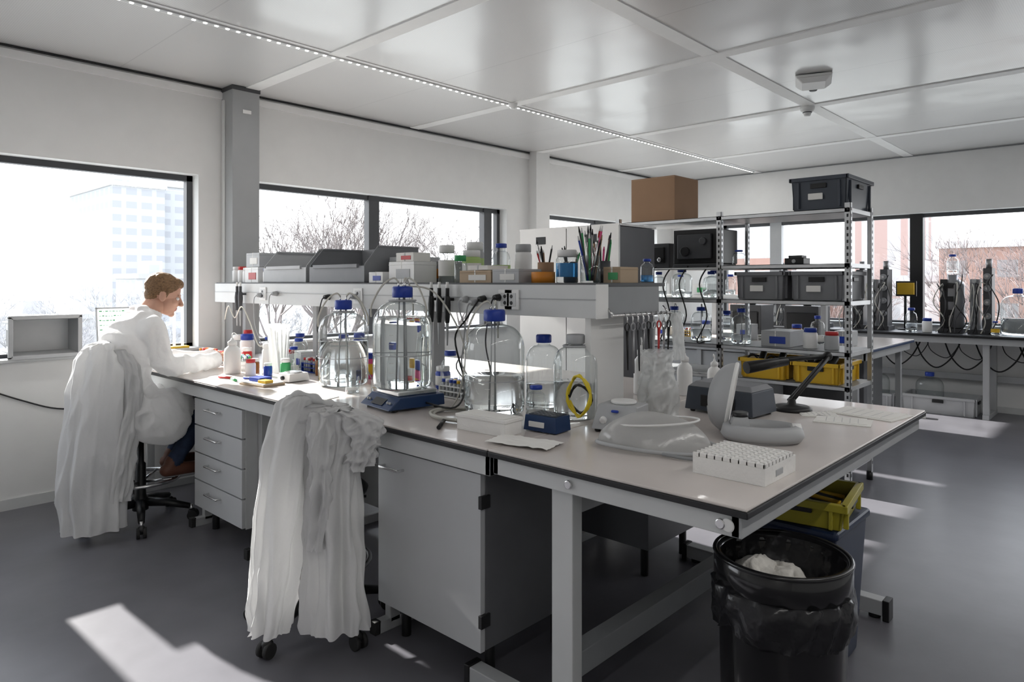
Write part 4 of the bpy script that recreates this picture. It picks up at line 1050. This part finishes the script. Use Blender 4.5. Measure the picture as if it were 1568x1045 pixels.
for y0 in (2.9, 2.5, 2.1, 1.8, 1.5, 1.1):
    cable('hanging_cable', [(9.28, y0, .84), (9.22, y0-.1, .6), (9.18, y0-.25, .48), (9.2, y0-.4, .6), (9.28, y0-.5, .84)], .008, BLACK)
    cable('hanging_cable', [(8.95, y0+.1, .86), (8.93, y0+.05, .7), (8.96, y0-.1, .62), (9.0, y0-.2, .75), (9.0, y0-.22, .86)], .005, BLACK)
mb = MB(); mb.M = rot(8.45, 1.95, 0, 10); mb.box((-.05, -.15, 0), (.05, .15, .05), PAPER); mb.box((-.05, -.15, .05), (.05, .0, .06), LGREY); mb.build('floor_power_strip', .004)

# ------------------------------------------------------------------ bins
bx, by, R, zt = 1.955, .775, .178, .70
mb = MB()
mb.lathe((bx, by, 0), [(0, .004), (R*.88, .0), (R*.9, .02), (R*.97, zt-.12), (R*.99, zt-.11), (R*1.0, zt-.08), (R*1.04, zt-.075), (R*1.04, zt-.004), (R*1.01, zt), (R*.94, zt), (R*.92, zt-.03), (R*.8, .02), (0, .02)], GLOSSB, 56)
def fb(a, k):
    return (.007*math.sin(a*13+k*1.3+2*math.sin(a*3))+.010*noise.noise(Vector((math.cos(a)*4, math.sin(a)*4, k*.7))), (.035*noise.noise(Vector((math.cos(a)*1.6, math.sin(a)*1.6, 7))) if k >= 3 else 0))
mb.lathe((bx, by, 0), [(R*1.0, zt-.078), (R*1.05, zt-.085), (R*1.07, zt-.12), (R*1.05, zt-.16), (R*1.02, zt-.195), (R*.98, zt-.205)], BAGB, 140, disp=lambda a, k: fb(a, k) if k > 0 else 0)
mb.lathe((bx, by, 0), [(R*.93, zt-.01), (R*.9, zt-.05), (R*.80, zt-.12), (R*.5, zt-.16), (0, zt-.17)], BAGB, 90, disp=lambda a, k: (.010*noise.noise(Vector((math.cos(a)*5, math.sin(a)*5, k))) if 0 < k < 4 else 0))
mb.tube([(bx+R*1.02*math.cos(a), by+R*1.02*math.sin(a), zt-.002) for a in [2*math.pi*i/56 for i in range(56)]], .007, GLOSSB, 8, True)
for i in range(5):
    a = i*1.25
    mb.ell((bx+.03+.05*math.cos(a), by+.05+.04*math.sin(a), zt-.12+.018*(i % 3)), (.05, .042, .032), TISSUE, 30, 18, disp=lambda q: .028*(1-2.5*abs(noise.noise(q*26))))
mb.build('waste_bin')
mb = MB(); cx, cy = 2.80, 1.02
mb.fr((cx-.16, cy-.15, cx+.16, cy+.15), 0, (cx-.19, cy-.18, cx+.19, cy+.18), .56, DNAVY); mb.box((cx-.2, cy-.19, .53), (cx+.2, cy+.19, .565), DNAVY)
mb.build('blue_waste_container', .015, 3)
crate(cx-.03, cy-.02, .566, .36, .34, .10, YGREEN, 8, name='yellow_tray')
mb = MB(); mb.M = rot(cx-.03, cy-.02, .58, 8)
for i in range(9):
    mb.cyl((-.12+i*.028, -.12, .02+.008*(i % 3)), (-.1+i*.024, .1, .05+.01*(i % 2)), .010, [WHITE, DGREY, YELLOW][i % 3], n=10)
mb.build('used_pipette_tubes')

# ------------------------------------------------------------------ exterior (haze painted in as pale colours)
GRASS = mat('exterior_ground', (.30, .31, .30), .9, var=.2, scale=.08)
mb = MB(); mb.quad([(-300, -300, -9), (500, -300, -9), (500, 500, -9), (-300, 500, -9)], GRASS); mb.build('exterior_ground')
F1 = facade('hazed_tower_facade', (.38, .395, .41), (.31, .325, .345), 1.6, 1.5, .3, .5)  # facade colours paled to paint in distance haze
F2 = facade('brick_facade', (.32, .23, .21), (.36, .36, .37), 2.2, 9, .5, .02)
F3 = facade('hazed_facade', (.44, .45, .46), (.36, .375, .40), 1.5, 1.6)
F4 = facade('brick_low', (.26, .16, .13), (.2, .19, .19), 3.0, 3.0, .6, .6)
F5 = facade('white_facade', (.44, .44, .44), (.37, .37, .38), 2.5, 3)
def building(x0, y0, x1, y1, h, m, roof=None):
    mb = MB(); mb.box((x0, y0, -9), (x1, y1, h), m); mb.box((x0-.2, y0-.2, h), (x1+.2, y1+.2, h+.5), F5 if roof is None else roof)
    mb.box((x0+(x1-x0)*.3, y0+(y1-y0)*.3, h+.5), (x0+(x1-x0)*.6, y0+(y1-y0)*.7, h+1.8), m); mb.build('office_building')
building(25.5, 84, 31, 100, 12.2, F1); building(31, 86, 37, 100, 12.8, F1)
building(-10, 95, 12, 110, -3, F5); building(14, 78, 23, 90, -2.2, F5); building(24, 72, 29, 78, 1.8, F3)
building(70, 16.4, 80, 20.8, 16, F2); building(85, 36, 92, 41, 9.5, F3)
building(58, -12, 70, 11.5, 3.9, F4); building(60, 24, 80, 34, 2.0, F4); building(62, 12, 72, 15, 1.5, F5)
BARK = mat('hazed_bark', (.17, .15, .145), .9, var=.15); BARKF = mat('hazy_bark', (.32, .32, .33), .9); BARKR = mat('red_bark', (.19, .155, .15), .9)  # bark lightened so the haze sits in its colour
def make_tree(seed, m, depth=6, H0=4.0):
    rr = random.Random(seed); mb = MB()
    def grow(p, d, L, r, k):
        q = p+d*L
        mid = p+d*L*.5+Vector((rr.uniform(-1, 1), rr.uniform(-1, 1), 0))*L*.05
        mb.tube([p, mid, q], [r, r*.85, r*.68], m, 4 if k > 2 else 3)
        if k == 0: return
        for i in range(3 if k < depth else 4):
            ax = Vector((rr.uniform(-1, 1), rr.uniform(-1, 1), rr.uniform(-.4, .4))).normalized()
            nd = (Matrix.Rotation(rr.uniform(.28, .72), 3, ax) @ d); nd.z += .12; nd.normalize()
            grow(q, nd, L*rr.uniform(.62, .82), r*.60, k-1)
    grow(Vector((0, 0, 0)), Vector((0, 0, 1)), H0, .17, depth)
    return mb
trees = []
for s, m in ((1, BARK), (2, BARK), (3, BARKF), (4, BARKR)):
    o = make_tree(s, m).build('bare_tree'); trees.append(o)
def put(k, x, y, z, sc_, rz):
    o = bpy.data.objects.new('bare_tree', trees[k].data); COL.objects.link(o); o.location = (x, y, z); o.scale = (sc_,)*3; o.rotation_euler = (0, 0, rz)
trees[0].location = (21, 33, -9); trees[1].location = (27, 35, -9); trees[2].location = (8, 60, -9); trees[3].location = (45, 6, -9)
for o, s in zip(trees, (1.2, 1.12, .8, 1.0)): o.scale = (s, s, s)
random.seed(9)
for i, (x, y, s) in enumerate(((17.5, 32, 1.05), (24, 36, 1.2), (31, 34, 1.15), (38, 36, .8), (48, 42, .75))):
    put(i % 2, x, y, -9, s, i*1.3)
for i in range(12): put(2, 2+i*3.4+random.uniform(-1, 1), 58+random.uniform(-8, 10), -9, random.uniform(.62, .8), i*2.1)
for i, (x, y, s) in enumerate(((46, 3, .95), (48, -2, 1.0), (52, 16, .8), (54, 26, .8))): put(3, x, y, -9, s, i*1.7)
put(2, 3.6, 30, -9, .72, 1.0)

# ------------------------------------------------------------------ light
w = bpy.data.worlds.new('World'); sc.world = w; w.use_nodes = True
nt = w.node_tree; bg = nt.nodes['Background']
tc = nt.nodes.new('ShaderNodeTexCoord'); sp = nt.nodes.new('ShaderNodeSeparateXYZ'); rp = nt.nodes.new('ShaderNodeValToRGB')
nt.links.new(tc.outputs['Generated'], sp.inputs[0]); nt.links.new(sp.outputs[2], rp.inputs[0]); nt.links.new(rp.outputs[0], bg.inputs[0])
rp.color_ramp.elements[0].position = 0; rp.color_ramp.elements[0].color = (.97, .98, 1, 1)
rp.color_ramp.elements[1].position = .7; rp.color_ramp.elements[1].color = (.80, .87, 1, 1)
bg.inputs[1].default_value = 3.4
sd = bpy.data.lights.new('sun', 'SUN'); sd.energy = 16; sd.angle = math.radians(.8); sd.color = (1, .97, .92)
so = bpy.data.objects.new('sun', sd); COL.objects.link(so); so.location = (0, 20, 12)
so.rotation_euler = Vector((.032, -1, -.51)).to_track_quat('-Z', 'Y').to_euler()

cd = bpy.data.cameras.new('camera'); co = bpy.data.objects.new('camera', cd); COL.objects.link(co)
co.location = (0, 0, 1.47); co.rotation_euler = (math.radians(90), 0, math.radians(-47))
cd.sensor_width = 36; cd.lens = 24.22; cd.shift_y = -.0577; cd.clip_end = 1000
sc.camera = co
sc.view_settings.view_transform = 'Standard'
sc.view_settings.look = 'None'
sc.view_settings.exposure = .28
